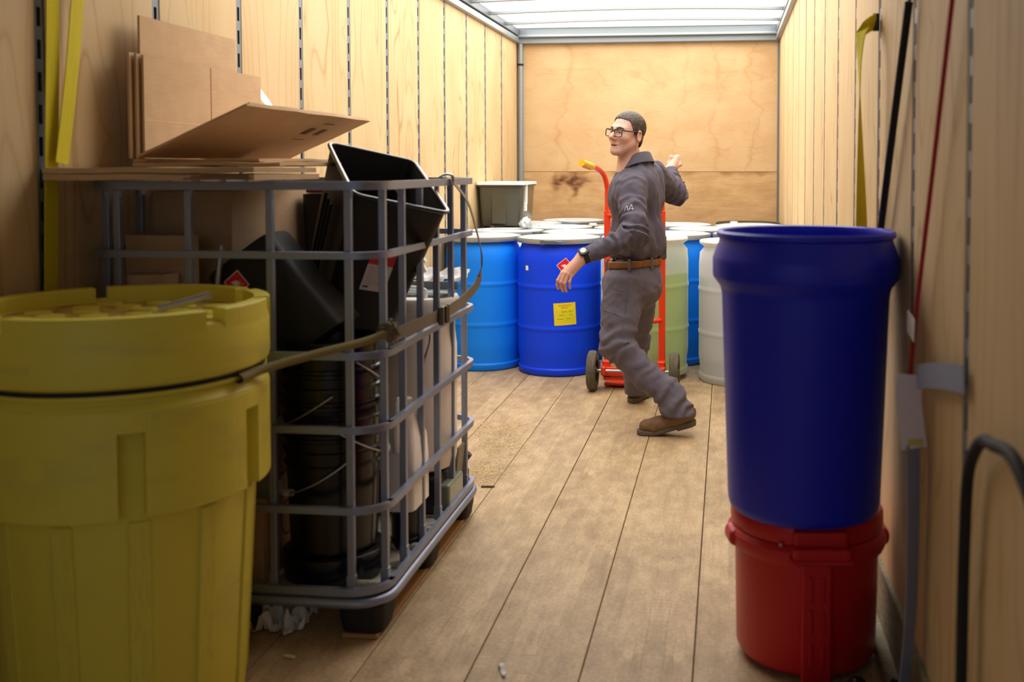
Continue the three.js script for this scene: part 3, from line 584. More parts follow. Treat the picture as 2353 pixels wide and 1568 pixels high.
// white containers
{
  const nat = phys({ color: '#f0ece6', roughness: 0.6 });
  const j = thing('jug', 'white plastic jug with moulded handle beside the black pails', 'jug', [-1.079, 0.262, -3.315]);
  part('body', loft([[0, 0.052, 0.085, 0.02], [0.006, 0.060, 0.095, 0.025], [0.16, 0.060, 0.095, 0.025], [0.23, 0.056, 0.088, 0.025], [0.29, 0.044, 0.060, 0.022], [0.33, 0.030, 0.032, 0.02], [0.345, 0.024, 0.024, 0.02]], 5, true, true), nat, j);
  part('handle', tube([[0.0, 0.20, 0.085], [0.0, 0.27, 0.088], [0.0, 0.335, 0.075], [0.0, 0.36, 0.045], [0.0, 0.34, 0.02]], 0.013, 32, 10), nat, j);
  part('cap', lathe([[0.026, 0.338], [0.026, 0.362], [0, 0.364]], 24), M.whitePlastic, j);
  solo('black_canister', lathe([[0, 0], [0.046, 0], [0.05, 0.006], [0.05, 0.03], [0.047, 0.034], [0.047, 0.118], [0.05, 0.122], [0.05, 0.136], [0, 0.139]], 40).translate(-1.079, 0.1225, -3.315), M.black, 'small black canister under the white jug in the cage', 'canister');
  const c = thing('carboy', 'tall white plastic carboy with flanged lid in the cage', 'carboy', [-1.178, 0.268, -3.74]);
  part('body', lathe([[0, 0.004], [0.13, 0], [0.152, 0.012], [0.160, 0.05], [0.162, 0.46], [0.155, 0.52], [0.156, 0.60], [0.145, 0.635], [0, 0.64]], 64), nat, c);
  part('lid', lathe([[0.15, 0.60], [0.170, 0.606], [0.172, 0.640], [0.165, 0.652], [0.15, 0.648], [0.145, 0.638], [0, 0.642]], 64), M.whitePlastic, c);
  part('handle', tube([[-0.07, 0.645, 0.05], [-0.07, 0.675, 0.05], [0.06, 0.675, 0.05], [0.06, 0.645, 0.05]], 0.008, 30), M.whitePlastic, c);
  const k = thing('black_case', 'low black plastic case under the white carboy', 'case', [-1.178, 0.1225, -3.735]);
  part('shell', rbox(0.27, 0.138, 0.30, 0.015, 0, 0.072, 0), M.black, k);
  part('clear_lid', rbox(0.05, 0.10, 0.20, 0.012, 0.145, 0.06, 0.02), phys({ color: '#7f8a7c', roughness: 0.12 }), k);
  const ch = thing('steel_channel', 'flat grey steel channel lying across the white carboy lid', 'channel', [-1.163, 0.9225, -3.70]);
  part('web', rbox(0.245, 0.036, 0.006, 0.002, 0, 0.018, -0.165), M.steel, ch); part('flange', rbox(0.245, 0.005, 0.12, 0.002, 0, 0.0025, -0.11), M.steel, ch);
  for (let i = 0; i < 2; i++) solo('white_tube', rod([-1.30, 0.945 + i * 0.032, -3.90 + i * 0.012], [-1.178, 1.005 + i * 0.038, -3.90 + i * 0.012], 0.0145, 14), M.whitePlastic, i ? 'upper of two white plastic tubes sticking out behind the carboy' : 'lower of two white plastic tubes sticking out behind the carboy', 'tube');
  const pg = new THREE.PlaneGeometry(0.26, 0.10, 16, 8), pp = pg.attributes.position; for (let i = 0; i < pp.count; i++) pp.setZ(i, 0.02 * n2(pp.getX(i) * 14, pp.getY(i) * 18)); pg.rotateX(-1.25); pg.computeVertexNormals();
  solo('paper_sheet', pg.translate(-1.15, 0.975, -3.945), M.paper, 'crumpled white paper sheet behind the white carboy', 'paper');
  const sb = thing('scrap_board', 'grey-brown scrap board leaning on the cage side near its far corner', 'board', [-1.045, 0.1225, -3.86]);
  const sg = part('panel', rbox(0.010, 0.20, 0.13, 0.002, 0, 0.10, 0), std({ color: '#8b8474', roughness: 0.8 }), sb); sg.rotation.z = -0.1;
  solo('motor_block', merge([rbox(0.06, 0.07, 0.07, 0.012, 0, 0.035, 0), rbox(0.045, 0.09, 0.03, 0.008, 0, 0.10, 0.0), rod([0, 0.09, -0.02], [0.03, 0.13, -0.02], 0.016)]).translate(-1.058, 0.1215, -3.955), M.black, 'small black motor block in the far corner of the cage', 'motor');
}

// ------------------------------------------------------------------ cardboard on top of the cage
function sheetBoard(w, h, d, ripple = 0.0) {   // a cardboard sheet with slightly wavy faces
  const g = new THREE.BoxGeometry(w, h, d, 12, 1, 12), p = g.attributes.position;
  for (let i = 0; i < p.count; i++) p.setY(i, p.getY(i) + ripple * n2(p.getX(i) * 3 + w, p.getZ(i) * 3 + d));
  g.computeVertexNormals(); return metreUV(g, 1.2, 1.2, rr(0, 2), rr(0, 2));
}
{
  const st = thing('flattened_box', 'wide flattened cardboard box lying over the cage front, touching the left wall', 'box', [0, 0, 0], 'flattened boxes on the cage');
  part('lower_sheet', sheetBoard(0.64, 0.017, 0.46, 0.002).translate(-1.640, 1.3755, -2.965), M.card, st);
  part('upper_sheet', sheetBoard(0.64, 0.016, 0.44, 0.002).rotateZ(0.003).translate(-1.640, 1.3950, -2.952), M.card, st);
  part('torn_edge', merge([0, 1, 2].map((i) => box(0.20 - 0.03 * i, 0.004, 0.012, -1.43 + 0.01 * i, 1.371 + i * 0.0065, -2.738 + 0.004 * i))), M.cardEdge, st);
  const s2 = thing('flattened_box', 'folded flattened cardboard box lying on the cage beside the tilted black bin', 'box', [0, 0, 0], 'flattened boxes on the cage');
  part('lower_sheet', sheetBoard(0.48, 0.012, 0.50, 0.003).rotateZ(0.004).translate(-1.600, 1.4130, -3.24), M.card, s2);
  part('upper_sheet', sheetBoard(0.42, 0.009, 0.62, 0.003).rotateZ(0.008).translate(-1.665, 1.4255, -3.36), M.card, s2);
  // tilted board: hinged at the wall side, rising to the right
  const t = thing('flattened_box', 'flattened cardboard box propped up at a slant with its printed underside showing', 'box', [-1.835, 1.436, -3.55], 'flattened boxes on the cage');
  t.rotation.z = 0.415;
  part('sheet', sheetBoard(0.40, 0.007, 1.10, 0.002).translate(0.20, 0.0, 0), M.card, t);
  part('second_sheet', sheetBoard(0.385, 0.006, 1.06, 0.002).translate(0.205, 0.0085, -0.01), M.card, t);
  const pr = part('print', merge([box(0.05, 0.0006, 0.05, 0.27, -0.0055, -0.30), box(0.05, 0.0006, 0.05, 0.27, -0.0055, -0.19), box(0.004, 0.0006, 0.10, 0.34, -0.0055, -0.24), box(0.004, 0.0006, 0.10, 0.20, -0.0055, -0.24)]), std({ color: '#6a4a2c', roughness: 0.95 }), t);
  // standing boards by the wall
  const stand = (label, x, z0, z1, y0, y1, split) => {
    const b = thing('flattened_box', label, 'box', [x, y0, (z0 + z1) / 2], 'flattened boxes on the cage'), d = z1 - z0, h = y1 - y0;
    if (split) {
      const zs = z1 - (z1 - split) - (z0 + z1) / 2;
      part('panel', metreUV(span(-0.004, 0.004, 0, h, zs + 0.004, d / 2), 1.2, 1.2, rr(0, 2), 0), M.card, b);
      part('panel', metreUV(span(-0.004, 0.003, 0, h, -d / 2, zs - 0.004), 1.2, 1.2, rr(0, 2), 0), M.card, b);
      part('crease', box(0.0006, 0.003, d * 0.98, 0.0042, h * 0.37, 0), std({ color: '#d8b894', roughness: 0.9 }), b);
    } else part('panel', metreUV(span(-0.004, 0.004, 0, h, -d / 2, d / 2), 1.2, 1.2, rr(0, 2), 0), M.card, b);
    return b;
  };
  stand('front standing flattened box with a vertical slot, by the left wall', -1.862, -3.92, -3.09, 1.432, 1.764, -3.52);
  stand('second standing flattened box, close behind the front slotted one', -1.877, -3.88, -3.075, 1.432, 1.767);
  stand('third standing flattened box, close behind the second', -1.892, -3.86, -3.06, 1.432, 1.770);
  stand('tallest standing flattened box, nearest the left wall', -1.912, -3.81, -3.155, 1.432, 1.900);
  const tg = ribbon([[-1.875, 1.71, -3.93], [-1.865, 1.68, -3.965], [-1.85, 1.645, -4.00], [-1.83, 1.625, -4.03]], 0.055, 0.0015, [0, 0, 1], 20);
  solo('film_tape', tg, phys({ color: '#cfd4d6', roughness: 0.2 }), 'curled clear tape sticking out behind the standing cardboard', 'tape');
}

// ------------------------------------------------------------------ straps
const yelWeb = std({ map: grimeTex([212, 196, 12], 0.12, 3), roughness: 0.85 });
const khaki = std({ color: '#6b5f4c', roughness: 0.85 }), darkWeb = std({ color: '#33302e', roughness: 0.85 });
solo('ratchet_strap', ribbon([[-1.962, 2.30, -2.80], [-1.955, 1.90, -2.79], [-1.955, 1.55, -2.775], [-1.955, 1.30, -2.765], [-1.955, 0.9, -2.75], [-1.955, 0.55, -2.745]], 0.058, 0.003, [0, 0, 1], 60), yelWeb, 'yellow strap hanging straight down the left wall behind the yellow drum', 'strap', 'yellow straps on the left wall');
solo('ratchet_strap', ribbon([[-1.945, 2.30, -2.95], [-1.938, 1.95, -2.885], [-1.936, 1.70, -2.845], [-1.936, 1.50, -2.805], [-1.938, 1.415, -2.790]], 0.062, 0.003, [0.05, 0, 1], 50), yelWeb, 'yellow strap crossing slantwise over the straight one on the left wall', 'strap', 'yellow straps on the left wall');
{
  const s = thing('lashing_strap', 'khaki lashing strap with cam buckle tied around the cage', 'strap', [0, 0, 0]);
  part('rolled_webbing', tube([[-1.206, 0.876, -2.40], [-1.198, 0.879, -2.50], [-1.118, 0.892, -2.66], [-1.02, 0.906, -2.828], [-0.988, 0.918, -2.862]], 0.0125, 60, 10), std({ color: '#7d7040', roughness: 0.85 }), s);
  part('knot', (() => { const g = new THREE.IcosahedronGeometry(0.03, 3), p = g.attributes.position; for (let i = 0; i < p.count; i++) { const v = V().fromBufferAttribute(p, i), k = 1 + 0.4 * n3(v.x * 60, v.y * 60, v.z * 60); p.setXYZ(i, v.x * k, v.y * k, v.z * k * 0.8); } g.computeVertexNormals(); return g.translate(-0.982, 0.924, -2.885); })(), khaki, s);
  part('webbing', ribbon([[-0.980, 0.905, -2.90], [-0.974, 0.905, -3.05], [-0.970, 0.902, -3.22], [-0.970, 0.899, -3.37], [-0.970, 0.902, -3.55], [-0.972, 0.915, -3.74], [-0.960, 0.965, -3.885], [-0.950, 1.05, -3.89], [-0.955, 1.16, -3.83], [-0.965, 1.27, -3.74], [-0.985, 1.355, -3.60]], 0.040, 0.003, (t) => t < 0.62 ? [0, 1, 0.1] : [0.15, lerp(1, 0, sstep(0.62, 0.8, t)), lerp(0.1, 1, sstep(0.62, 0.8, t))], 90), khaki, s);
  part('hook', tube([[-0.985, 1.350, -3.61], [-0.985, 1.372, -3.60], [-1.005, 1.378, -3.58], [-1.028, 1.366, -3.57]], 0.005, 24), M.zinc, s);
  const bk = part('buckle', merge([rbox(0.014, 0.058, 0.075, 0.004, -0.963, 0.900, -3.38), rbox(0.018, 0.062, 0.012, 0.003, -0.957, 0.900, -3.345), rbox(0.018, 0.062, 0.012, 0.003, -0.957, 0.900, -3.418), rod([-0.95, 0.872, -3.38], [-0.95, 0.93, -3.38], 0.007)]), std({ color: '#7a7264', roughness: 0.35, metalness: 0.8 }), s);
  part('tail', ribbon([[-1.036, 0.885, -3.45], [-1.036, 0.80, -3.47], [-1.038, 0.72, -3.40], [-1.038, 0.62, -3.385], [-1.038, 0.50, -3.31]], 0.042, 0.003, (t) => [0.3 - 0.3 * t, 0, 1], 40), darkWeb, s);
}
// right wall: hanging straps and cords
{
  const s = thing('wall_strap', 'yellow strap hanging twisted from a post high on the right wall', 'strap', [0, 0, 0]);
  part('webbing', ribbon([[0.466, 1.865, -3.315], [0.44, 1.850, -3.29], [0.41, 1.815, -3.22], [0.402, 1.74, -3.20], [0.404, 1.60, -3.20], [0.408, 1.42, -3.20], [0.412, 1.25, -3.20], [0.415, 1.0, -3.2]], 0.048, 0.003, (t) => t < 0.25 ? [0, 1, 0.3] : [Math.cos(0.5 + 2.2 * t), 0, Math.sin(0.5 + 2.2 * t)], 80), yelWeb, s);
  part('hook', rbox(0.02, 0.055, 0.018, 0.003, 0.466, 1.862, -3.32), std({ color: '#3a2f24', roughness: 0.6 }), s);
}
{
  const s = thing('rubber_tie', 'black rubber tie-down stretched slantwise on the right wall', 'tie', [0, 0, 0]);
  part('band', tube([[0.455, 1.82, -2.665], [0.452, 1.5, -2.88], [0.452, 1.2, -3.09], [0.455, 0.95, -3.27]], 0.0105, 40), M.blackMatte, s);
  part('hook', merge([tube([[0.455, 1.81, -2.672], [0.462, 1.85, -2.69], [0.468, 1.835, -2.706]], 0.004, 16), tube([[0.455, 1.82, -2.66], [0.455, 1.86, -2.63], [0.45, 1.90, -2.635]], 0.004, 16)]), std({ color: '#3a3630', roughness: 0.5 }), s);
}
{
  const s = thing('cord_with_tag', 'thin red cord hanging slantwise on the right wall with a white paper tag', 'cord', [0, 0, 0]);
  part('cord', tube([[0.455, 2.20, -1.93], [0.454, 1.744, -2.157], [0.454, 1.40, -2.33], [0.452, 1.044, -2.503], [0.452, 0.96, -2.54], [0.455, 0.885, -2.588]], 0.0055, 50), std({ color: '#a8182a', roughness: 0.6 }), s);
  part('paper_tag', rbox(0.002, 0.055, 0.095, 0.0008).rotateX(0.12).translate(0.4445, 1.020, -2.525), M.paper, s);
  part('end_hook', tube([[0.455, 0.90, -2.58], [0.456, 0.875, -2.595], [0.46, 0.86, -2.60], [0.464, 0.872, -2.615]], 0.006, 20), M.blackMatte, s);
}
{
  const s = thing('grey_strap', 'grey webbing strap with white label looped down the right wall by the post', 'strap', [0, 0, 0]);
  const grey = std({ color: '#8f94ac', roughness: 0.8 });
  part('upper_webbing', ribbon([[0.464, 0.988, -2.05], [0.458, 0.978, -2.12], [0.450, 0.945, -2.30], [0.446, 0.912, -2.44]], 0.055, 0.003, [0, 1, 0], 30), grey, s);
  part('label_flap', ribbon([[0.432, 0.915, -2.452], [0.428, 0.86, -2.447], [0.434, 0.80, -2.445], [0.442, 0.742, -2.445]], 0.060, 0.003, (t) => [1, lerp(0.85, 0.1, sstep(0, 0.6, t)), -0.15], 24), std({ color: '#dcd4de', roughness: 0.7 }), s);
  part('label_stripe', rbox(0.040, 0.014, 0.002, 0.0006, 0.441, 0.756, -2.4425), std({ color: '#c9b84a', roughness: 0.7 }), s);
  part('lower_webbing', ribbon([[0.440, 0.75, -2.452], [0.444, 0.60, -2.46], [0.447, 0.43, -2.48], [0.445, 0.30, -2.49], [0.432, 0.12, -2.50], [0.42, 0.006, -2.50]], (t) => lerp(0.046, 0.036, t), 0.003, (t) => [0.75, 0, -0.66], 50), grey, s);
}
{
  const s = thing('black_hose', 'black rubber bungee arching out of the right wall post nearest the camera', 'bungee', [0, 0, 0]);
  part('cord', tube([[0.452, 0.05, -1.985], [0.452, 0.43, -1.985], [0.452, 0.69, -1.975], [0.450, 0.84, -1.94], [0.446, 0.925, -1.83], [0.444, 0.940, -1.75], [0.446, 0.950, -1.63], [0.45, 0.86, -1.45]], 0.0115, 70), M.blackMatte, s);
}
// loose matter on the floor
{
  const g = new THREE.PlaneGeometry(0.20, 0.16, 34, 28); g.rotateX(-Math.PI / 2); const p = g.attributes.position;
  for (let i = 0; i < p.count; i++) { const x = p.getX(i), z = p.getZ(i), r = 1 - 0.25 * Math.abs(n2(x * 14, z * 14)); p.setXYZ(i, x * r, Math.max(0.004, 0.035 + 0.05 * n2(x * 16 + 5, z * 16) + 0.02 * n2(x * 45, z * 45) - 2.0 * (x * x + z * z)), z * r + 0.02 * n2(x * 30, 9)); }
  g.computeVertexNormals();
  solo('paper_scrap', g.translate(-1.365, 0, -2.945), M.paper, 'crumpled white tissue lying on the floor under the cage front', 'paper').geometry.scale(1, 1, 1);
  const g2 = new THREE.PlaneGeometry(0.10, 0.05, 14, 8); g2.rotateX(-Math.PI / 2); const q = g2.attributes.position;
  for (let i = 0; i < q.count; i++) q.setY(i, 0.004 + 0.02 * Math.abs(n2(q.getX(i) * 30, q.getZ(i) * 30))); g2.computeVertexNormals();
  solo('paper_strip', g2.translate(-1.475, 0, -2.855), M.paper, 'torn white tissue strip on the floor beside the yellow drum', 'paper');
  solo('wood_chip', rbox(0.036, 0.006, 0.012, 0.002).rotateY(-0.2).translate(-1.238, 0.0035, -2.741), std({ color: '#d9c9a4', roughness: 0.9 }), 'pale wood chip on the floor before the cage', 'chip');
  solo('tape_scrap', ribbon([[-0.628, 0.004, -2.765], [-0.618, 0.012, -2.745], [-0.612, 0.006, -2.725], [-0.600, 0.008, -2.70]], 0.012, 0.002, [1, 0.4, 0.3], 20), M.paper, 'twisted white scrap on the floor boards at the bottom of the view', 'scrap');
  solo('wood_splinter', rbox(0.06, 0.006, 0.012, 0.002).rotateY(0.1).translate(-1.035, 0.004, -4.33), std({ color: '#6d5a40', roughness: 0.9 }), 'dark wood splinter on the floor by the far corner of the cage', 'splinter');
}
// sawdust spilled beyond the cage
{
  const N = 7000, g = new THREE.BoxGeometry(1, 1, 1), dust = new THREE.InstancedMesh(g, std({ color: '#dcc8a2', roughness: 1 }), N), m = new THREE.Matrix4(), e = new THREE.Euler(), col = new THREE.Color();
  for (let i = 0; i < N; i++) {
    const g0 = () => (rnd() + rnd() + rnd() - 1.5) / 1.5, c = [[-1.10, -4.98, 0.20, 0.30], [-1.20, -5.30, 0.22, 0.35], [-1.10, -4.55, 0.16, 0.25]][i % 3]; let x, z; do { x = c[0] + c[2] * g0(); z = c[1] + c[3] * g0(); } while (n2(x * 9, z * 7) < rr(-0.9, 0.4));
    const big = i < 60, l = big ? rr(0.012, 0.035) : rr(0.0015, 0.0055);
    e.set(rr(-0.3, 0.3), rr(0, 6.28), 0); m.compose(V(x, rr(0.0006, 0.002), z), new THREE.Quaternion().setFromEuler(e), V(l, rr(0.0004, 0.0010), l * (big ? 0.12 : rr(0.3, 0.8)))); dust.setMatrixAt(i, m);
    col.setRGB(rr(0.8, 1.1), rr(0.78, 1.05), rr(0.7, 1.0)); dust.setColorAt(i, col);
  }
  dust.name = 'sawdust'; dust.userData = { kind: 'stuff', label: 'pale sawdust and shavings spilled on the floor beyond the cage', category: 'sawdust' }; dust.castShadow = dust.receiveShadow = true; scene.add(dust);
}
{ // black plastic sheeting bunched on the floor behind the red container
  const g = new THREE.PlaneGeometry(0.26, 0.36, 40, 50); g.rotateX(-Math.PI / 2); const p = g.attributes.position;
  for (let i = 0; i < p.count; i++) { const x = p.getX(i), z = p.getZ(i); p.setY(i, Math.max(0.004, 0.045 + 0.05 * n2(x * 7, z * 7) + 0.014 * n2(x * 18, z * 18) - 1.2 * x * x - 0.7 * z * z)); }
  g.computeVertexNormals();
  solo('plastic_sheeting', g.translate(0.335, 0, -2.56), phys({ color: '#090b12', roughness: 0.18, side: THREE.DoubleSide }), 'bunched black plastic sheeting on the floor between red container and right wall', 'sheeting');
}

// ------------------------------------------------------------------ hand truck
{
  const h = thing('hand_truck', 'orange drum hand truck with yellow grips, behind the man', 'hand truck', [0, 0, 0]);
  const org = std({ map: grimeTex([232, 58, 14], 0.14, 6), roughness: 0.42 }), zr = -6.425, x0 = -0.752, x1 = -0.404;
  const grip = std({ color: '#e3ad14', roughness: 0.5 });
  for (const [x, s] of [[x0, -1], [x1, 1]]) {
    const k = s > 0 ? 0.8 : 1, path = [[x, 1.10, zr], [x, 1.22, zr], [x + s * 0.003, 1.29, zr + 0.01], [x + k * s * 0.018, 1.355, zr + 0.05], [x + k * s * 0.05, 1.395, zr + 0.12], [x + k * s * 0.085, 1.412, zr + 0.21], [x + k * s * 0.118, 1.430, zr + 0.315]];
    part('rail', rbox(0.042, 1.06, 0.032, 0.008, x, 0.60, zr), org, h);
    part('handle_tube', tube(path.slice(0, 6), 0.0165, 60, 14), org, h);
    const a = V(...path[5]).lerp(V(...path[4]), 0.35), b = V(...path[6]); if (s > 0) b.lerp(a, 0.22);
    const gr = part('grip', rod(a, b, 0.021, 18), grip, h);
    part('finger_ridge', merge([0.25, 0.45, 0.65, 0.85].map((t) => { const q = a.clone().lerp(b, t); return new THREE.SphereGeometry(0.0085, 10, 8).translate(q.x, q.y - 0.019, q.z); })), grip, gr);
    part('grip_end', (() => { const d = b.clone().sub(a).normalize(); return rod(b, b.clone().addScaledVector(d, 0.006), 0.023, 18); })(), grip, gr);
    part('bracket', rbox(0.05, 0.10, 0.06, 0.008, x, 0.13, zr + 0.045), org, h);
  }
  const bar = (y, bow, r) => part('cross_bar', tube([[x0, y, zr], [x0 + 0.05, y - 0.004, zr + bow * 0.55], [(x0 + x1) / 2, y - 0.006, zr + bow], [x1 - 0.05, y - 0.004, zr + bow * 0.55], [x1, y, zr]], r, 40, 12), org, h);
  bar(0.435, 0.055, 0.0155); bar(0.80, 0.055, 0.0155); bar(1.10, 0.055, 0.0155);
  part('axle_channel', merge([rbox(0.40, 0.055, 0.05, 0.006, (x0 + x1) / 2, 0.115, -6.355), rbox(0.38, 0.02, 0.06, 0.004, (x0 + x1) / 2, 0.07, -6.37)]), org, h);
  part('axle', rod([-0.845, 0.127, -6.305], [-0.305, 0.127, -6.305], 0.009), M.zinc, h);
  for (const x of [x0 - 0.012, x1 + 0.012]) part('axle_arm', rbox(0.03, 0.05, 0.13, 0.006, x, 0.125, -6.355), org, h);
  part('toe_plate', rspan(x0 - 0.02, x1 + 0.02, 0.012, 0.028, -6.98, -6.40, 0.004), org, h);
  part('strap_sleeve', rbox(0.05, 0.15, 0.045, 0.012, x1 + 0.002, 0.895, zr), std({ color: '#4b3d22', roughness: 0.8 }), h);
  part('decal', box(0.001, 0.17, 0.02, x0 - 0.0215, 1.16, zr), std({ color: '#e6d24a', roughness: 0.6 }), h);
  const tyre = std({ map: grimeTex([86, 80, 66], 0.5, 6), roughness: 0.92 });
  for (const x of [-0.832, -0.318]) {
    const w = part('wheel', lathe([[0.07, -0.026], [0.105, -0.030], [0.120, -0.024], [0.125, -0.010], [0.1262, 0], [0.125, 0.010], [0.120, 0.024], [0.105, 0.030], [0.07, 0.026]], 48).rotateZ(Math.PI / 2), tyre, h); w.position.set(x, 0.127, -6.305);
    part('hub', lathe([[0, -0.03], [0.02, -0.03], [0.022, -0.018], [0.07, -0.012], [0.072, 0.012], [0.022, 0.018], [0.02, 0.03], [0, 0.03]], 32).rotateZ(Math.PI / 2), std({ color: '#5a5347', roughness: 0.7, metalness: 0.3 }), w);
  }
}

// ------------------------------------------------------------------ the man (one continuous body; hair and clothes are its children)
function surfaceNets(f, lo, hi, cell) {
  const nx = Math.ceil((hi[0] - lo[0]) / cell) + 1, ny = Math.ceil((hi[1] - lo[1]) / cell) + 1, nz = Math.ceil((hi[2] - lo[2]) / cell) + 1, S = new Float32Array(nx * ny * nz);
  for (let k = 0, n = 0; k < nz; k++) for (let j = 0; j < ny; j++) for (let i = 0; i < nx; i++) S[n++] = f(lo[0] + i * cell, lo[1] + j * cell, lo[2] + k * cell);
  const id = new Int32Array(nx * ny * nz).fill(-1), pos = [], idx = [], at = (i, j, k) => i + nx * (j + ny * k);
  for (let k = 0; k + 1 < nz; k++) for (let j = 0; j + 1 < ny; j++) for (let i = 0; i + 1 < nx; i++) {
    let m = 0; const v = []; for (let c = 0; c < 8; c++) { const s = S[at(i + (c & 1), j + (c >> 1 & 1), k + (c >> 2))]; v.push(s); if (s < 0) m |= 1 << c; }
    if (m === 0 || m === 255) continue;
    let x = 0, y = 0, z = 0, n = 0;
    for (const [a, b] of EDGES) if ((m >> a & 1) !== (m >> b & 1)) { const t = v[a] / (v[a] - v[b]); x += lerp(a & 1, b & 1, t); y += lerp(a >> 1 & 1, b >> 1 & 1, t); z += lerp(a >> 2, b >> 2, t); n++; }
    id[at(i, j, k)] = pos.length / 3; pos.push(lo[0] + (i + x / n) * cell, lo[1] + (j + y / n) * cell, lo[2] + (k + z / n) * cell);
  }
  for (let k = 1; k + 1 < nz; k++) for (let j = 1; j + 1 < ny; j++) for (let i = 1; i + 1 < nx; i++) {
    const s = S[at(i, j, k)] < 0;
    const quad = (a, b, c, d, flip) => { if (a < 0 || b < 0 || c < 0 || d < 0) return; flip ? idx.push(a, c, b, a, d, c) : idx.push(a, b, c, a, c, d); };
    if (s !== S[at(i + 1, j, k)] < 0) quad(id[at(i, j - 1, k - 1)], id[at(i, j, k - 1)], id[at(i, j, k)], id[at(i, j - 1, k)], !s);
    if (s !== S[at(i, j + 1, k)] < 0) quad(id[at(i - 1, j, k - 1)], id[at(i - 1, j, k)], id[at(i, j, k)], id[at(i, j, k - 1)], !s);
    if (s !== S[at(i, j, k + 1)] < 0) quad(id[at(i - 1, j - 1, k)], id[at(i, j - 1, k)], id[at(i, j, k)], id[at(i - 1, j, k)], !s);
  }
  const g = new THREE.BufferGeometry(); g.setAttribute('position', new THREE.Float32BufferAttribute(pos, 3)); g.setIndex(idx); g.computeVertexNormals();
  return g;
}
const EDGES = [[0, 1], [2, 3], [4, 5], [6, 7], [0, 2], [1, 3], [4, 6], [5, 7], [0, 4], [1, 5], [2, 6], [3, 7]];
const smin = (a, b, k) => { const h = Math.max(k - Math.abs(a - b), 0) / k; return Math.min(a, b) - h * h * k * 0.25; };
const smax = (a, b, k) => -smin(-a, -b, k);
const cone = (a, b, ra, rb) => { const bx = b[0] - a[0], by = b[1] - a[1], bz = b[2] - a[2], l2 = bx * bx + by * by + bz * bz; return (x, y, z) => { const px = x - a[0], py = y - a[1], pz = z - a[2]; let t = (px * bx + py * by + pz * bz) / l2; t = t < 0 ? 0 : t > 1 ? 1 : t; const dx = px - t * bx, dy = py - t * by, dz = pz - t * bz; return Math.sqrt(dx * dx + dy * dy + dz * dz) - (ra + (rb - ra) * t); }; };
// ellipsoid about c with a yaw: local x across the body, z to its front; (fx, fz) is the front direction in the ground plane
const ell = (c, r, f = [0, 1]) => { const [fx, fz] = f; return (x, y, z) => { const px = x - c[0], py = (y - c[1]) / r[1], pz = z - c[2]; const a = (px * fz - pz * fx) / r[0], b = (px * fx + pz * fz) / r[2]; const k0 = Math.sqrt(a * a + py * py + b * b), k1 = Math.sqrt(a * a / (r[0] * r[0]) + py * py / (r[1] * r[1]) + b * b / (r[2] * r[2])); return k1 < 1e-9 ? -Math.min(...r) : k0 * (k0 - 1) / k1; }; };
const blend = (list, k) => (x, y, z) => { let d = list[0](x, y, z); for (let i = 1; i < list.length; i++) d = smin(d, list[i](x, y, z), k); return d; };

const J = {
  pelvis: [-0.493, 0.800, -5.580], Lhip: [-0.553, 0.770, -5.490], Rhip: [-0.474, 0.765, -5.665],
  Lknee: [-0.575, 0.462, -5.360], Lcalf: [-0.411, 0.298, -5.330], Lank: [-0.252, 0.120, -5.290], Lshin: [-0.298, 0.215, -5.305],
  Rknee: [-0.525, 0.400, -5.830], Rank: [-0.530, 0.086, -6.000],
  waist: [-0.508, 0.911, -5.580], belly: [-0.503, 1.050, -5.580], chest: [-0.492, 1.234, -5.590], upchest: [-0.486, 1.342, -5.600],
  neckb: [-0.490, 1.415, -5.595], neckt: [-0.527, 1.497, -5.555], head: [-0.542, 1.583, -5.530],
  Lsh: [-0.507, 1.290, -5.430], Lelb: [-0.478, 1.052, -5.270], Lwri: [-0.735, 0.940, -5.170],
  Rsh: [-0.412, 1.360, -5.735], Relb: [-0.298, 1.255, -5.930], Rwri: [-0.335, 1.392, -6.085],
};
const HIPF = [-0.985, -0.17], CHF = [-0.87, -0.50], HDF = [-0.616, 0.788];       // the way hips, chest and head face
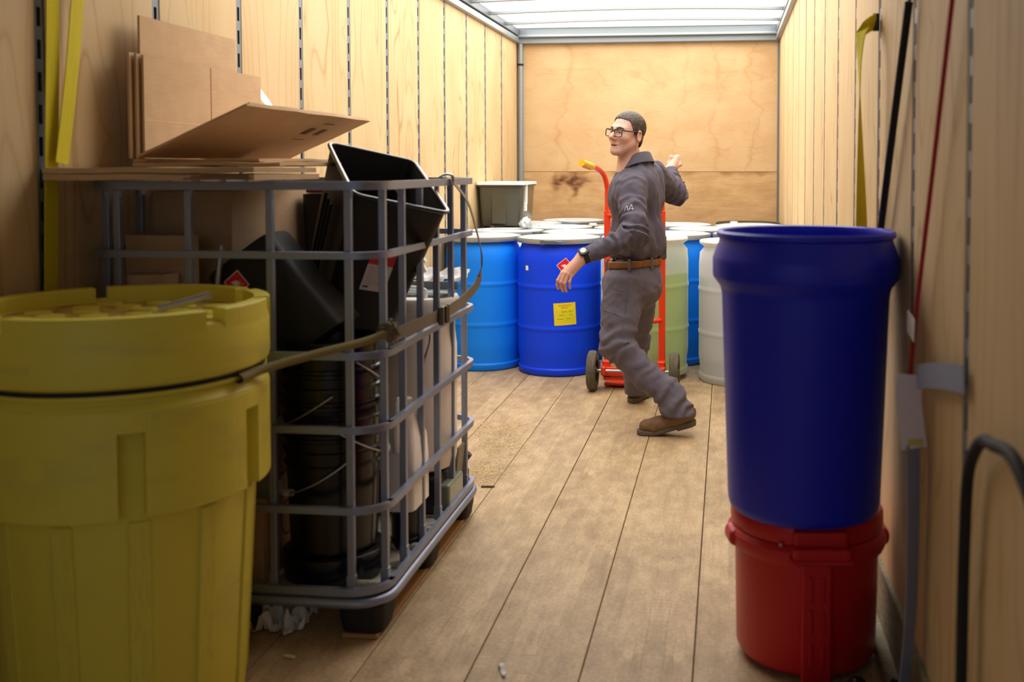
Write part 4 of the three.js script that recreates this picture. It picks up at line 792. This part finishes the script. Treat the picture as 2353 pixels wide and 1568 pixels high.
// --- skin: head in its own axes (x: his left, y: up, z: forward)
const TILT = -0.12, tc = Math.cos(TILT), ts = Math.sin(TILT);                        // head leans a little over
const headToWorld = ([x, y, z]) => { const a = x * HDF[1] + z * HDF[0], Y = y + 0.06; return [J.head[0] + a * tc - Y * ts - 0.006, J.head[1] - 0.06 + a * ts + Y * tc, J.head[2] - x * HDF[0] + z * HDF[1]]; };
const mir = (f) => (x, y, z) => f(Math.abs(x), y, z);
const cranium = ell([0, 0.036, -0.014], [0.075, 0.083, 0.096]);
function headField() {
  const add = [[ell([0, -0.028, 0.036], [0.060, 0.085, 0.060]), 0.03], [mir(cone([0.050, -0.045, -0.005], [0.018, -0.098, 0.066], 0.020, 0.016)), 0.03], [ell([0, -0.100, 0.070], [0.024, 0.018, 0.020]), 0.025],
    [mir(cone([0.010, 0.026, 0.086], [0.042, 0.024, 0.066], 0.010, 0.011)), 0.02], [mir(ell([0.042, -0.022, 0.062], [0.022, 0.022, 0.024])), 0.025],
    [cone([0, 0.012, 0.092], [0, -0.026, 0.117], 0.008, 0.0125), 0.012], [mir(ell([0.012, -0.034, 0.100], [0.008, 0.007, 0.010])), 0.008],
    [cone([-0.020, -0.0625, 0.084], [0.020, -0.0625, 0.084], 0.006, 0.006), 0.010], [cone([-0.017, -0.0755, 0.083], [0.017, -0.0755, 0.083], 0.0075, 0.0075), 0.010],
    [cone([0, -0.05, -0.026], [0.0, -0.20, -0.03], 0.052, 0.056), 0.03]];
  const socket = mir(ell([0.032, 0.004, 0.098], [0.018, 0.012, 0.022])), slit = ell([0, -0.069, 0.088], [0.025, 0.0024, 0.017]);
  const ear = mir(ell([0.081, -0.006, -0.014], [0.011, 0.034, 0.022], [0.35, 0.94])), earIn = mir(ell([0.092, -0.002, -0.008], [0.009, 0.022, 0.013], [0.35, 0.94]));
  return (x, y, z) => {
    let d = cranium(x, y, z); for (const [f, k] of add) d = smin(d, f(x, y, z), k);
    d = smax(d, -socket(x, y, z), 0.012); d = smax(d, -slit(x, y, z), 0.004);
    return smin(d, smax(ear(x, y, z), -earIn(x, y, z), 0.006), 0.008);
  };
}
function paint(g, fn) { const p = g.attributes.position, c = new Float32Array(p.count * 3); for (let i = 0; i < p.count; i++) c.set(fn(p.getX(i), p.getY(i), p.getZ(i)), i * 3); g.setAttribute('color', new THREE.BufferAttribute(c, 3)); return g; }
const SKIN = [0.60, 0.345, 0.262];
const toWorld = (g) => { const p = g.attributes.position; for (let i = 0; i < p.count; i++) p.setXYZ(i, ...headToWorld([p.getX(i), p.getY(i), p.getZ(i)])); g.computeVertexNormals(); return g; };
const man = thing('person', 'man in glasses, grey shirt and trousers, stepping before the orange hand truck', 'person', [-0.45, 0, -5.55]);
const onMan = (name, g, mat, parent = man) => { const m = part(name, g, mat, parent); if (parent === man) m.position.set(0.45, 0, 5.55); return m; };
const pieces = [];
{
  const hg = surfaceNets(headField(), [-0.105, -0.215, -0.125], [0.105, 0.135, 0.140], 0.0032);
  paint(hg, (x, y, z) => {
    const ax = Math.abs(x), lip = sstep(0.010, 0.004, Math.abs(y + 0.069)) * sstep(0.024, 0.018, ax) * sstep(0.075, 0.085, z);
    const flush = 0.55 * sstep(0.03, 0.0, Math.hypot(ax - 0.042, y + 0.028)) + 0.5 * sstep(0.02, 0.0, Math.hypot(ax, y + 0.028, z - 0.112)) + 0.4 * sstep(0.03, 0.0, Math.hypot(ax - 0.08, y, z + 0.012));
    const beard = 0.5 * sstep(-0.045, -0.065, y) * sstep(-0.13, -0.10, y) * sstep(0.0, 0.03, z) * (0.7 + 0.3 * n3(x * 300, y * 300, z * 300));
    const mot = 1 + 0.06 * n3(x * 60, y * 60, z * 60);
    return [SKIN[0] * mot * (1 - 0.22 * beard - 0.18 * lip), SKIN[1] * mot * (1 - 0.30 * flush - 0.20 * beard - 0.45 * lip), SKIN[2] * mot * (1 - 0.30 * flush - 0.12 * beard - 0.42 * lip)];
  });
  pieces.push(toWorld(hg));
}
// hands
const finger = (p, r) => p.slice(1).map((q, i) => cone(p[i], q, r * (1 - 0.10 * i), r * (1 - 0.10 * (i + 1))));
function handSkin(g) { return paint(g, (x, y, z) => { const m = 1 + 0.08 * n3(x * 90, y * 90, z * 90); return [SKIN[0] * m * 1.05, SKIN[1] * m * 0.98, SKIN[2] * m * 0.95]; }); }
{
  const w = J.Lwri, mid = (a, b, t, dz) => [lerp(a[0], b[0], t), lerp(a[1], b[1], t), lerp(a[2], b[2], t) + dz];
  const D = { i: [[-0.833, 0.862, -5.118], [-0.852, 0.827, -5.104], [-0.856, 0.803, -5.112], [-0.853, 0.783, -5.128]], m: [[-0.817, 0.863, -5.110], [-0.834, 0.819, -5.096], [-0.834, 0.792, -5.108], [-0.829, 0.769, -5.130]], r: [[-0.801, 0.858, -5.111], [-0.816, 0.813, -5.099], [-0.816, 0.788, -5.112], [-0.811, 0.768, -5.134]], p: [[-0.786, 0.849, -5.119], [-0.793, 0.820, -5.110], [-0.794, 0.801, -5.118], [-0.793, 0.784, -5.134]] };
  const palm = blend([cone(w, mid(w, D.i[0], 0.95, -0.008), 0.026, 0.013), cone(w, mid(w, D.m[0], 0.97, -0.006), 0.026, 0.013), cone(w, mid(w, D.r[0], 0.97, -0.006), 0.026, 0.013), cone(w, mid(w, D.p[0], 0.95, -0.008), 0.025, 0.012), cone([-0.715, 0.949, -5.178], w, 0.029, 0.027), cone([-0.665, 0.970, -5.198], [-0.715, 0.949, -5.178], 0.036, 0.029)], 0.016);
  const thumb = finger([[-0.762, 0.918, -5.192], [-0.800, 0.880, -5.182], [-0.828, 0.850, -5.178], [-0.842, 0.822, -5.172]], 0.0125);
  const fs = [finger(D.i, 0.0098), finger(D.m, 0.0100), finger(D.r, 0.0096), finger(D.p, 0.0086)].map((c) => blend(c, 0.004)), th = blend(thumb, 0.008);
  const f = (x, y, z) => { let d = palm(x, y, z); let g = 1; for (const q of fs) g = Math.min(g, q(x, y, z)); d = smin(d, g, 0.007); return smin(d, th(x, y, z), 0.010); };
  pieces.push(handSkin(surfaceNets(f, [-0.885, 0.745, -5.245], [-0.625, 1.015, -5.065], 0.0032)));
}
const GA = V(-0.3335, 1.4067, -6.2145), GB = V(-0.3096, 1.430, -6.110);               // the grip his right hand closes on
{
  const ax = GB.clone().sub(GA).normalize(), c0 = GA.clone().lerp(GB, 0.62), e1 = V(0, 1, 0).addScaledVector(ax, -ax.y).normalize(), e2 = ax.clone().cross(e1).normalize();
  const at = (s, a, r) => c0.clone().addScaledVector(ax, s).addScaledVector(e1, r * Math.cos(a)).addScaledVector(e2, r * Math.sin(a)).toArray();
  const fs = []; for (let i = 0; i < 4; i++) { const s = (i - 1.5) * 0.0185; fs.push(blend(finger([at(s, 0.55, 0.038), at(s, 1.5, 0.037), at(s, 2.5, 0.035), at(s, 3.5, 0.034)], 0.0098 - 0.0004 * Math.abs(i - 1)), 0.004)); }
  const palm = blend([cone(at(-0.028, 0.45, 0.040), at(0.026, 0.45, 0.040), 0.015, 0.015), cone(at(-0.02, -0.55, 0.040), at(0.02, -0.55, 0.038), 0.018, 0.018), cone(J.Rwri, at(-0.015, -0.6, 0.042), 0.028, 0.020), cone(J.Rwri, at(0.015, -0.6, 0.040), 0.028, 0.020), cone([-0.322, 1.345, -6.04], J.Rwri, 0.032, 0.028)], 0.016);
  const thumb = blend(finger([at(0.022, -0.9, 0.042), at(0.038, -1.9, 0.036), at(0.034, -2.8, 0.031), at(0.022, -3.5, 0.030)], 0.0115), 0.006);
  const f = (x, y, z) => { let d = palm(x, y, z), g = 1; for (const q of fs) g = Math.min(g, q(x, y, z)); d = smin(d, g, 0.007); return smin(d, thumb(x, y, z), 0.009); };
  pieces.push(handSkin(surfaceNets(f, [-0.42, 1.31, -6.26], [-0.24, 1.50, -6.00], 0.0034)));
}
// the rest of the body, under the clothes
{
  const parts = [ell(J.pelvis, [0.135, 0.11, 0.095], HIPF), ell(J.belly, [0.13, 0.17, 0.10], CHF), ell(J.chest, [0.15, 0.15, 0.11], CHF), cone(J.upchest, J.neckt, 0.06, 0.05),
    cone(J.Lsh, J.Lelb, 0.05, 0.04), cone(J.Lelb, J.Lwri, 0.04, 0.026), cone(J.Rsh, J.Relb, 0.05, 0.04), cone(J.Relb, J.Rwri, 0.04, 0.026),
    cone(J.Lhip, J.Lknee, 0.075, 0.052), cone(J.Lknee, J.Lank, 0.05, 0.036), cone(J.Rhip, J.Rknee, 0.075, 0.052), cone(J.Rknee, J.Rank, 0.05, 0.036)];
  pieces.push(paint(surfaceNets(blend(parts, 0.04), [-0.80, 0.05, -6.16], [-0.18, 1.56, -5.10], 0.014), () => SKIN));
}
onMan('body', merge2(pieces), phys({ vertexColors: true, roughness: 0.5, sheen: 0.15 }));
function merge2(list) { return mergeGeometries(list.map((g) => { const q = new THREE.BufferGeometry(); for (const k of ['position', 'normal', 'color']) q.setAttribute(k, g.attributes[k]); q.setIndex(g.index); return q; })); }

// --- hair, brows, eyes, glasses
{
  const hairMat = std({ color: '#4a3e34', roughness: 0.55 });
  const line = (x, y, z) => z > 0.050 ? lerp(0.072, 0.083, sstep(0.050, 0.08, z)) : z > 0.010 ? lerp(-0.012, 0.072, sstep(0.010, 0.050, z + 0.20 * Math.max(0, 0.02 - y) * 0)) : z > -0.035 ? lerp(0.022, -0.012, sstep(-0.035, 0.012, z)) : lerp(-0.075, 0.022, sstep(-0.075, -0.035, z));
  const big = ell([0, 0.039, -0.015], [0.0785, 0.0868, 0.0995]), nape = ell([0, -0.025, -0.045], [0.062, 0.06, 0.056]);
  const f = (x, y, z) => { let d = smin(big(x, y, z), nape(x, y, z), 0.02); if (Math.abs(d) < 0.02) d -= 0.0013 * n3(x * 190, y * 45, z * 45) + 0.0008 * n3(x * 120, y * 30, z * 30) + 0.003 * sstep(0.06, 0.12, y); return smax(d, line(x, y, z) + 0.004 * n3(x * 110, 3, z * 90) - y, 0.006); };
  onMan('hair', toWorld(surfaceNets(f, [-0.1, -0.10, -0.135], [0.1, 0.145, 0.11], 0.003)), hairMat);
  const hw = (p) => V(...headToWorld(p));
  // locks: combed forward on top, downward at the sides
  const locks = []; const lockMat = std({ color: '#54483c', roughness: 0.45 });
  for (let i = 0; i < 900; i++) {
    const th = rr(0, 6.283), cy = rr(-0.35, 1), s = Math.sqrt(Math.max(0, 1 - cy * cy)), dir = V(s * Math.sin(th), cy, s * Math.cos(th)), pts = [];
    const at = (d, k) => [d.x * 0.0785 * k, 0.039 + d.y * 0.0868 * k, -0.015 + d.z * 0.0995 * k], p0 = at(dir, 1);
    if (p0[1] < line(...p0) + 0.010 || (p0[1] < 0.02 && Math.abs(p0[0]) > 0.05 && p0[2] > -0.03 && p0[2] < 0.012 && p0[1] < 0.012)) continue;
    const top = sstep(0.45, 0.8, dir.y), comb = V(0.35 * top, -(1 - top), 0.9 * top - 0.25 * (1 - top)).addScaledVector(V(rr(-1, 1), rr(-1, 1), rr(-1, 1)), 0.22);
    const t = comb.addScaledVector(dir, -comb.dot(dir)).normalize(), len = rr(0.10, 0.24);
    for (let k = 0; k < 4; k++) { const d = dir.clone().addScaledVector(t, len * k / 3).normalize(); pts.push(hw(at(d, 1.012 + 0.012 * Math.sin(Math.PI * k / 3) * rr(0.3, 1.2)))); }
    locks.push(tube(pts, rr(0.0009, 0.0016), 4, 4));
  }
  onMan('hair_locks', merge(locks), lockMat);
  for (const s of [-1, 1]) {
    onMan('eyebrow', tube([hw([s * 0.014, 0.024, 0.0985]), hw([s * 0.030, 0.030, 0.0925]), hw([s * 0.048, 0.024, 0.076])], 0.0038, 20, 8), hairMat);
    const e = onMan('eye', new THREE.SphereGeometry(0.0132, 20, 14).translate(...headToWorld([s * 0.031, 0.004, 0.0775])), std({ color: '#e8e2dc', roughness: 0.2 }));
    const look = V(-0.45, 0.0, 0.9).normalize(), c = hw([s * 0.031, 0.004, 0.0775]);
    part('iris', new THREE.SphereGeometry(0.0066, 14, 10).translate(c.x + look.x * 0.0082, c.y, c.z + look.z * 0.0082), std({ color: '#2c2420', roughness: 0.15 }), e);
    onMan('eyelid', new THREE.SphereGeometry(0.0141, 20, 10, 0, Math.PI * 2, 0, 1.3).rotateX(0.5).applyMatrix4(new THREE.Matrix4().makeRotationY(Math.atan2(HDF[0], HDF[1]))).translate(c.x, c.y + 0.0005, c.z), std({ color: '#b07f68', roughness: 0.5 }));
  }
  const g = new THREE.Group(); g.name = 'glasses'; man.add(g); g.position.set(0.45, 0, 5.55);
  const frame = std({ color: '#141215', roughness: 0.25 });
  const Z = 0.1065;
  for (const s of [-1, 1]) {
    const ring = ringPts(0.0265, 0.0195, 0.009, 4).map(([x, y]) => hw([s * 0.0335 + x - (y < 0 ? 0 : 0), -0.003 + y + 0.001, Z - 0.35 * (0.0335 + s * x) * (0.0335 + s * x) * 4]));
    part('rim', tube(ring, 0.0025, 90, 8, true), frame, g);
    part('brow_bar', tube([hw([s * 0.008, 0.016, Z]), hw([s * 0.035, 0.0175, Z - 0.006]), hw([s * 0.062, 0.016, Z - 0.018])], 0.0036, 20, 8), frame, g);
    part('temple', tube([hw([s * 0.062, 0.014, Z - 0.018]), hw([s * 0.072, 0.014, 0.06]), hw([s * 0.081, 0.016, 0.02]), hw([s * 0.084, 0.014, -0.012]), hw([s * 0.080, -0.004, -0.030])], 0.0034, 40, 8), frame, g);
    const lens = new THREE.Shape(ringPts(0.0255, 0.0185, 0.009, 4).map(([x, y]) => new THREE.Vector2(x, y))), lg = new THREE.ShapeGeometry(lens), lp = lg.attributes.position;
    for (let i = 0; i < lp.count; i++) { const q = headToWorld([s * 0.0335 + lp.getX(i), -0.002 + lp.getY(i), Z - 1.4 * (0.0335 + s * lp.getX(i)) ** 2]); lp.setXYZ(i, ...q); }
    lg.computeVertexNormals(); part('lens', lg, phys({ color: '#ffffff', roughness: 0.02, transmission: 1, thickness: 0, ior: 1.5, side: THREE.DoubleSide }), g);
  }
  part('bridge', tube([hw([-0.009, 0.010, Z]), hw([0, 0.0125, Z + 0.002]), hw([0.009, 0.010, Z])], 0.0028, 12, 8), frame, g);
}

// --- clothes
const cloth = (color, rough = 0.9) => phys({ color, roughness: rough, sheen: 0.35, sheenRoughness: 0.7, sheenColor: new THREE.Color('#8a8494') });
const along = (a, b) => { const d = [b[0] - a[0], b[1] - a[1], b[2] - a[2]], l = Math.hypot(...d); return (x, y, z) => ((x - a[0]) * d[0] + (y - a[1]) * d[1] + (z - a[2]) * d[2]) / (l * l); };
const LuA = along(J.Lsh, J.Lelb), LfA = along(J.Lelb, J.Lwri), RuA = along(J.Rsh, J.Relb), RfA = along(J.Relb, J.Rwri);
const shirtParts = {
  torso: blend([ell([J.chest[0], J.chest[1] + 0.01, J.chest[2]], [0.182, 0.175, 0.140], CHF), ell([-0.486, 1.03, -5.585], [0.162, 0.160, 0.148], CHF), ell([-0.504, 0.955, -5.580], [0.158, 0.085, 0.138], HIPF), cone([J.upchest[0], J.upchest[1] - 0.01, J.upchest[2]], J.neckb, 0.090, 0.074), cone(J.Lsh, J.Rsh, 0.072, 0.072)], 0.06),
  Lu: cone(J.Lsh, J.Lelb, 0.080, 0.069), Lf: cone(J.Lelb, [-0.690, 0.960, -5.188], 0.066, 0.043), Ru: cone(J.Rsh, J.Relb, 0.076, 0.068), Rf: cone(J.Relb, [-0.330, 1.375, -6.065], 0.064, 0.042),
};
const shirtField = (x, y, z) => {
  const t = shirtParts.torso(x, y, z), lu = shirtParts.Lu(x, y, z), lf = shirtParts.Lf(x, y, z), ru = shirtParts.Ru(x, y, z), rf = shirtParts.Rf(x, y, z);
  let arm = smin(smin(lu, lf, 0.03), smin(ru, rf, 0.03), 0.01), d = smin(t, arm, 0.035);
  if (Math.abs(d) < 0.035) {
    const side = x * -CHF[1] + z * CHF[0];
    if (t < arm) d += 0.010 * n3(side * 13, y * 3.2 + side * 7, z * 3) + 0.004 * n3(x * 26, y * 9, z * 26) - 0.008 * sstep(1.0, 0.93, y) * Math.sin(side * 70 + 2 * n3(x * 9, y * 9, z * 9));
    else {
      const a = lf < lu ? LfA(x, y, z) : LuA(x, y, z), b = rf < ru ? RfA(x, y, z) : RuA(x, y, z), left = Math.min(lu, lf) < Math.min(ru, rf);
      const s = left ? a : b, low = left ? lf < lu : rf < ru, k = low ? lerp(1, 0.25, sstep(0.25, 0.8, s)) : lerp(0.25, 1.15, sstep(0.25, 0.95, s));
      d += 0.0085 * k * Math.sin(s * 34 + 3.2 * n3(x * 7, y * 7, z * 7) + (y + z) * 14) + 0.004 * n3(x * 18, y * 18, z * 18);
    }
  }
  d = Math.max(d, 0.905 + 0.012 * n3(x * 10, 1, z * 10) - y);                                            // hem
  const nk = cone([-0.492, 1.40, -5.592], [-0.535, 1.56, -5.555], 0.056, 0.07)(x, y, z); d = smax(d, -nk, 0.006);        // neck hole
  d = Math.max(d, LfA(x, y, z) > 0.5 && lf < lu + 0.05 && lf < t + 0.05 ? (LfA(x, y, z) - 0.925) * 0.29 : -1);
  d = Math.max(d, rf < 0.03 && y > 1.30 ? (RfA(x, y, z) - 0.90) * 0.21 : -1);
  return d;
};
const shirtMat = cloth('#524d5a'), shirt = onMan('shirt', surfaceNets(shirtField, [-0.78, 0.87, -6.20], [-0.17, 1.50, -5.12], 0.0068), shirtMat);
{
  // collar: a turned-down band round the neck, open at the throat
  const rows = [[0.066, 0.030], [0.071, 0.036], [0.078, 0.030], [0.094, -0.012], [0.097, -0.018], [0.093, -0.020], [0.072, 0.018], [0.063, 0.014]], n = 44, pos = [], idx = [];
  const fwd = V(CHF[0], 0, CHF[1]), sd = V(-CHF[1], 0, CHF[0]), c = V(-0.495, 1.424, -5.590);
  for (let i = 0; i <= n; i++) { const a = 0.32 + (2 * Math.PI - 0.64) * i / n, drop = -0.062 * Math.pow(0.5 + 0.5 * Math.cos(a), 1.5) + 0.030 * Math.pow(0.5 - 0.5 * Math.cos(a), 1), out = 1 + 0.18 * Math.pow(0.5 + 0.5 * Math.cos(a), 2); for (const [r, y] of rows) { const q = c.clone().addScaledVector(fwd, r * out * Math.cos(a)).addScaledVector(sd, r * 1.12 * Math.sin(a)); pos.push(q.x, q.y + y + drop, q.z); } }
  const m = rows.length; for (let i = 0; i < n; i++) for (let k = 0; k < m; k++) { const a = i * m + k, b = i * m + (k + 1) % m; idx.push(a, b, a + m, b, b + m, a + m); }
  for (const [e, fl] of [[0, 1], [n * m, 0]]) for (let k = 1; k + 1 < m; k++) fl ? idx.push(e, e + k + 1, e + k) : idx.push(e, e + k, e + k + 1);
  const g = new THREE.BufferGeometry(); g.setAttribute('position', new THREE.Float32BufferAttribute(pos, 3)); g.setIndex(idx);
  part('collar', toCreasedNormals(g, 0.8), shirtMat, shirt);
  // cuffs
  for (const [a, b, r] of [[[-0.672, 0.968, -5.195], [-0.712, 0.9505, -5.180], 0.046], [[-0.3265, 1.352, -6.045], [-0.332, 1.380, -6.072], 0.0445]]) part('cuff', rod(a, b, r, 32, r - 0.003), shirtMat, shirt);
  // white sleeve mark: two joined letters over a swash, and the mark on the chest, laid on the cloth
  const white = std({ color: '#e6e2e4', roughness: 0.8 });
  const lay = (pts) => pts.map(([x, y, z0]) => { let z = z0; for (let i = 0; i < 60; i++) { const d = shirtField(x, y, z); if (d < 0.0012) break; z -= Math.max(0.0006, d * 0.7); } return V(x, y, z + 0.0006); });
  const ox = -0.505, oy = 1.190, stroke = (list, r = 0.0016) => tube(lay(list.map(([x, y]) => [ox + x, oy + y, -5.10])), r, 30, 6);
  part('sleeve_mark', merge([stroke([[-0.022, -0.012], [-0.018, 0.002], [-0.012, 0.010], [-0.008, 0.006], [-0.008, -0.010]]), stroke([[-0.002, -0.012], [0.006, 0.004], [0.014, 0.020]]), stroke([[0.014, 0.020], [0.017, 0.004], [0.020, -0.010]]), stroke([[-0.004, -0.006], [0.008, -0.003], [0.026, -0.002]])]), white, shirt);
}
const HIPb = ell([J.pelvis[0], J.pelvis[1] + 0.01, J.pelvis[2]], [0.155, 0.15, 0.128], HIPF), seat = ell([-0.440, 0.735, -5.575], [0.125, 0.10, 0.085], HIPF);
const LtA = along(J.Lhip, J.Lknee), LcA = along(J.Lknee, J.Lank), RcA = along(J.Rknee, J.Rank), RtA = along(J.Rhip, J.Rknee);
const lt = cone(J.Lhip, J.Lknee, 0.116, 0.092), lc = blend([cone(J.Lknee, J.Lcalf, 0.085, 0.076), cone(J.Lcalf, J.Lshin, 0.076, 0.078), cone(J.Lshin, [-0.243, 0.10, -5.288], 0.078, 0.088)], 0.02), rt = cone(J.Rhip, J.Rknee, 0.108, 0.082), rc = cone(J.Rknee, [-0.532, 0.07, -6.01], 0.076, 0.068);
const trouserField = (x, y, z) => {
  const a = lt(x, y, z), b = lc(x, y, z), c = rt(x, y, z), e = rc(x, y, z), h = smin(HIPb(x, y, z), seat(x, y, z), 0.05);
  const L = smin(a, b, 0.03), R = smin(c, e, 0.03); let d = smin(smin(L, h, 0.05), smin(R, h, 0.05), 0.012);
  if (Math.abs(d) < 0.03) {
    const left = L < R, low = left ? b < a : e < c, s = left ? (low ? LcA(x, y, z) : LtA(x, y, z)) : (low ? RcA(x, y, z) : RtA(x, y, z)), k = low ? 0.35 + 0.8 * sstep(0.55, 0.95, s) + 0.7 * sstep(0.3, 0.0, s) : 0.2 + 0.9 * sstep(0.55, 1, s);
    d += 0.0075 * k * sstep(0.10, 0.17, y) * Math.sin(s * (low ? 38 : 24) + 3.0 * n3(x * 6, y * 6, z * 6) + x * 16) + 0.006 * n3(x * 9 + 3, y * 6, z * 9) + 0.0025 * n3(x * 24, y * 20, z * 24);
  }
  d = Math.max(d, y - 0.925);
  d = Math.max(d, b < 0.05 && y < 0.3 && z > -5.6 ? 0.108 + 0.02 * (x + 0.25) - y : -1);
  return Math.max(d, e < 0.05 && z < -5.85 ? 0.055 - y : -1);
};
const trouserMat = cloth('#5f5a67'), trousers = onMan('trousers', surfaceNets(trouserField, [-0.70, 0.03, -6.12], [-0.12, 0.95, -5.18], 0.0075), trouserMat);
{
  // belt, loops, pocket welt, holster
  const beltF = (x, y, z) => Math.max(Math.abs(trouserField(x, 0.86, z)) - 0.0095, Math.abs(y - 0.881 - 0.05 * (x + 0.5)) - 0.019);
  onMan('belt', surfaceNets(beltF, [-0.72, 0.84, -5.80], [-0.28, 0.925, -5.36], 0.006), std({ color: '#74481c', roughness: 0.55 }));
  for (const [px, pz] of [[-0.515, -5.42], [-0.40, -5.455], [-0.64, -5.50]]) { let z = -5.30; for (let i = 0; i < 200 && trouserField(px, 0.86, z) > 0.010; i++) z -= 0.002; part('belt_loop', rbox(0.014, 0.062, 0.010, 0.003, px, 0.880 + 0.05 * (px + 0.5), z - 0.001), trouserMat, trousers); }
  onMan('holster', rbox(0.035, 0.062, 0.03, 0.008, -0.642, 0.862, -5.53), std({ color: '#7a4a22', roughness: 0.6 }));
  const lay = (pts) => pts.map(([x, y]) => { let z = -5.15; for (let i = 0; i < 200; i++) { const d = trouserField(x, y, z); if (d < 0.001) break; z -= Math.max(0.0006, d * 0.7); } return V(x, y, z); });
  part('pocket_welt', tube(lay([[-0.622, 0.780], [-0.600, 0.760], [-0.570, 0.750], [-0.535, 0.748]]), 0.0022, 30, 6), trouserMat, trousers);
  part('side_pocket', tube(lay([[-0.648, 0.642], [-0.620, 0.637], [-0.585, 0.630], [-0.555, 0.618]]), 0.0026, 30, 6), trouserMat, trousers);
  part('side_seam', tube(lay([[-0.515, 0.845], [-0.520, 0.76], [-0.530, 0.66], [-0.540, 0.55]]), 0.0015, 40, 6), trouserMat, trousers);
}
// boots
{
  const leather = std({ color: '#6f5235', roughness: 0.6, bumpMap: plasticBump, bumpScale: 0.001 }), soleM = std({ color: '#5f5950', roughness: 0.85 });
  // boot in its own axes: x to the toe, y up, heel at 0; 0.30 long
  const boot = (name, place, lift) => {
    const g = new THREE.Group(); g.name = name; man.add(g); g.position.set(place[0] + 0.45, place[1], place[2] + 5.55); g.rotation.set(0, place[3], 0);
    const bend = (x) => x < 0.21 ? lift * (0.21 - x) : 0;                                      // heel lifts about the ball of the foot
    const up = blend([cone([0.035, 0.065, 0], [0.10, 0.062, 0], 0.042, 0.044), cone([0.10, 0.060, 0], [0.20, 0.050, 0], 0.046, 0.044), cone([0.20, 0.052, -0.004], [0.255, 0.048, -0.004], 0.043, 0.038), cone([0.055, 0.08, 0], [0.085, 0.115, 0], 0.042, 0.042)], 0.03);
    const upper = (x, y, z) => { const Y = y - bend(x); let d = up(x, Y, z) + 0.0025 * n3(x * 30, Y * 30, z * 30); return smax(d, 0.032 - Y, 0.004); };
    const sole = (x, y, z) => { const Y = y - bend(x), w = lerp(0.040, 0.050, sstep(0.08, 0.2, x)); const q = Math.min(1, Math.max(0, (x - 0.03) / 0.235)); const dd = Math.hypot(x - (0.038 + q * 0.222), z * (0.046 / w)) - 0.045; const lowY = x < 0.088 ? 0.002 : 0.010; return Math.max(dd, Y - 0.034, lowY - Y - 0.0); };
    part('upper', surfaceNets(upper, [-0.03, 0.0, -0.075], [0.32, 0.30, 0.075], 0.0055), leather, g);
    part('sole', surfaceNets(sole, [-0.03, -0.01, -0.075], [0.33, 0.16, 0.075], 0.0048), soleM, g);
  };
  boot('boot', [-0.160, -0.009, -5.285, Math.PI - 0.06], 0.30);
  boot('boot', [-0.556, -0.002, -5.985, Math.PI / 2 - 0.30], 0);
}
// watch on the left wrist
{
  const w = new THREE.Group(); w.name = 'wristwatch'; man.add(w); w.position.set(-0.7245 + 0.45, 0.945, -5.1745 + 5.55);
  const d = V(J.Lwri[0] - J.Lelb[0], J.Lwri[1] - J.Lelb[1], J.Lwri[2] - J.Lelb[2]).normalize();
  w.quaternion.setFromUnitVectors(V(0, 1, 0), d); w.scale.setScalar(1.15);
  part('strap', lathe([[0.030, -0.011], [0.0345, -0.010], [0.0345, 0.010], [0.030, 0.011]], 36), M.blackMatte, w);
  // the dial looks up and toward the camera
  const inv = w.quaternion.clone().invert(), n = V(-0.25, 0.62, 0.74).applyQuaternion(inv); n.y = 0; n.normalize();
  const q = new THREE.Quaternion().setFromRotationMatrix(new THREE.Matrix4().makeBasis(V(0, 1, 0).cross(n), V(0, 1, 0), n)); const set = (g) => g.applyQuaternion(q).translate(n.x * 0.034, n.y * 0.034, n.z * 0.034);
  part('bezel', set(merge([rbox(0.040, 0.044, 0.012, 0.006), rbox(0.046, 0.028, 0.009, 0.004)])), M.black, w);
  part('dial', set(new THREE.CylinderGeometry(0.0135, 0.0135, 0.002, 28).rotateX(Math.PI / 2).translate(0, 0, 0.0062)), std({ color: '#b9c4bc', roughness: 0.25 }), w);
  part('strap_end', set(rbox(0.018, 0.020, 0.006, 0.002, 0.012, -0.004, -0.068)), M.black, w);
}

renderer.render(scene, camera);
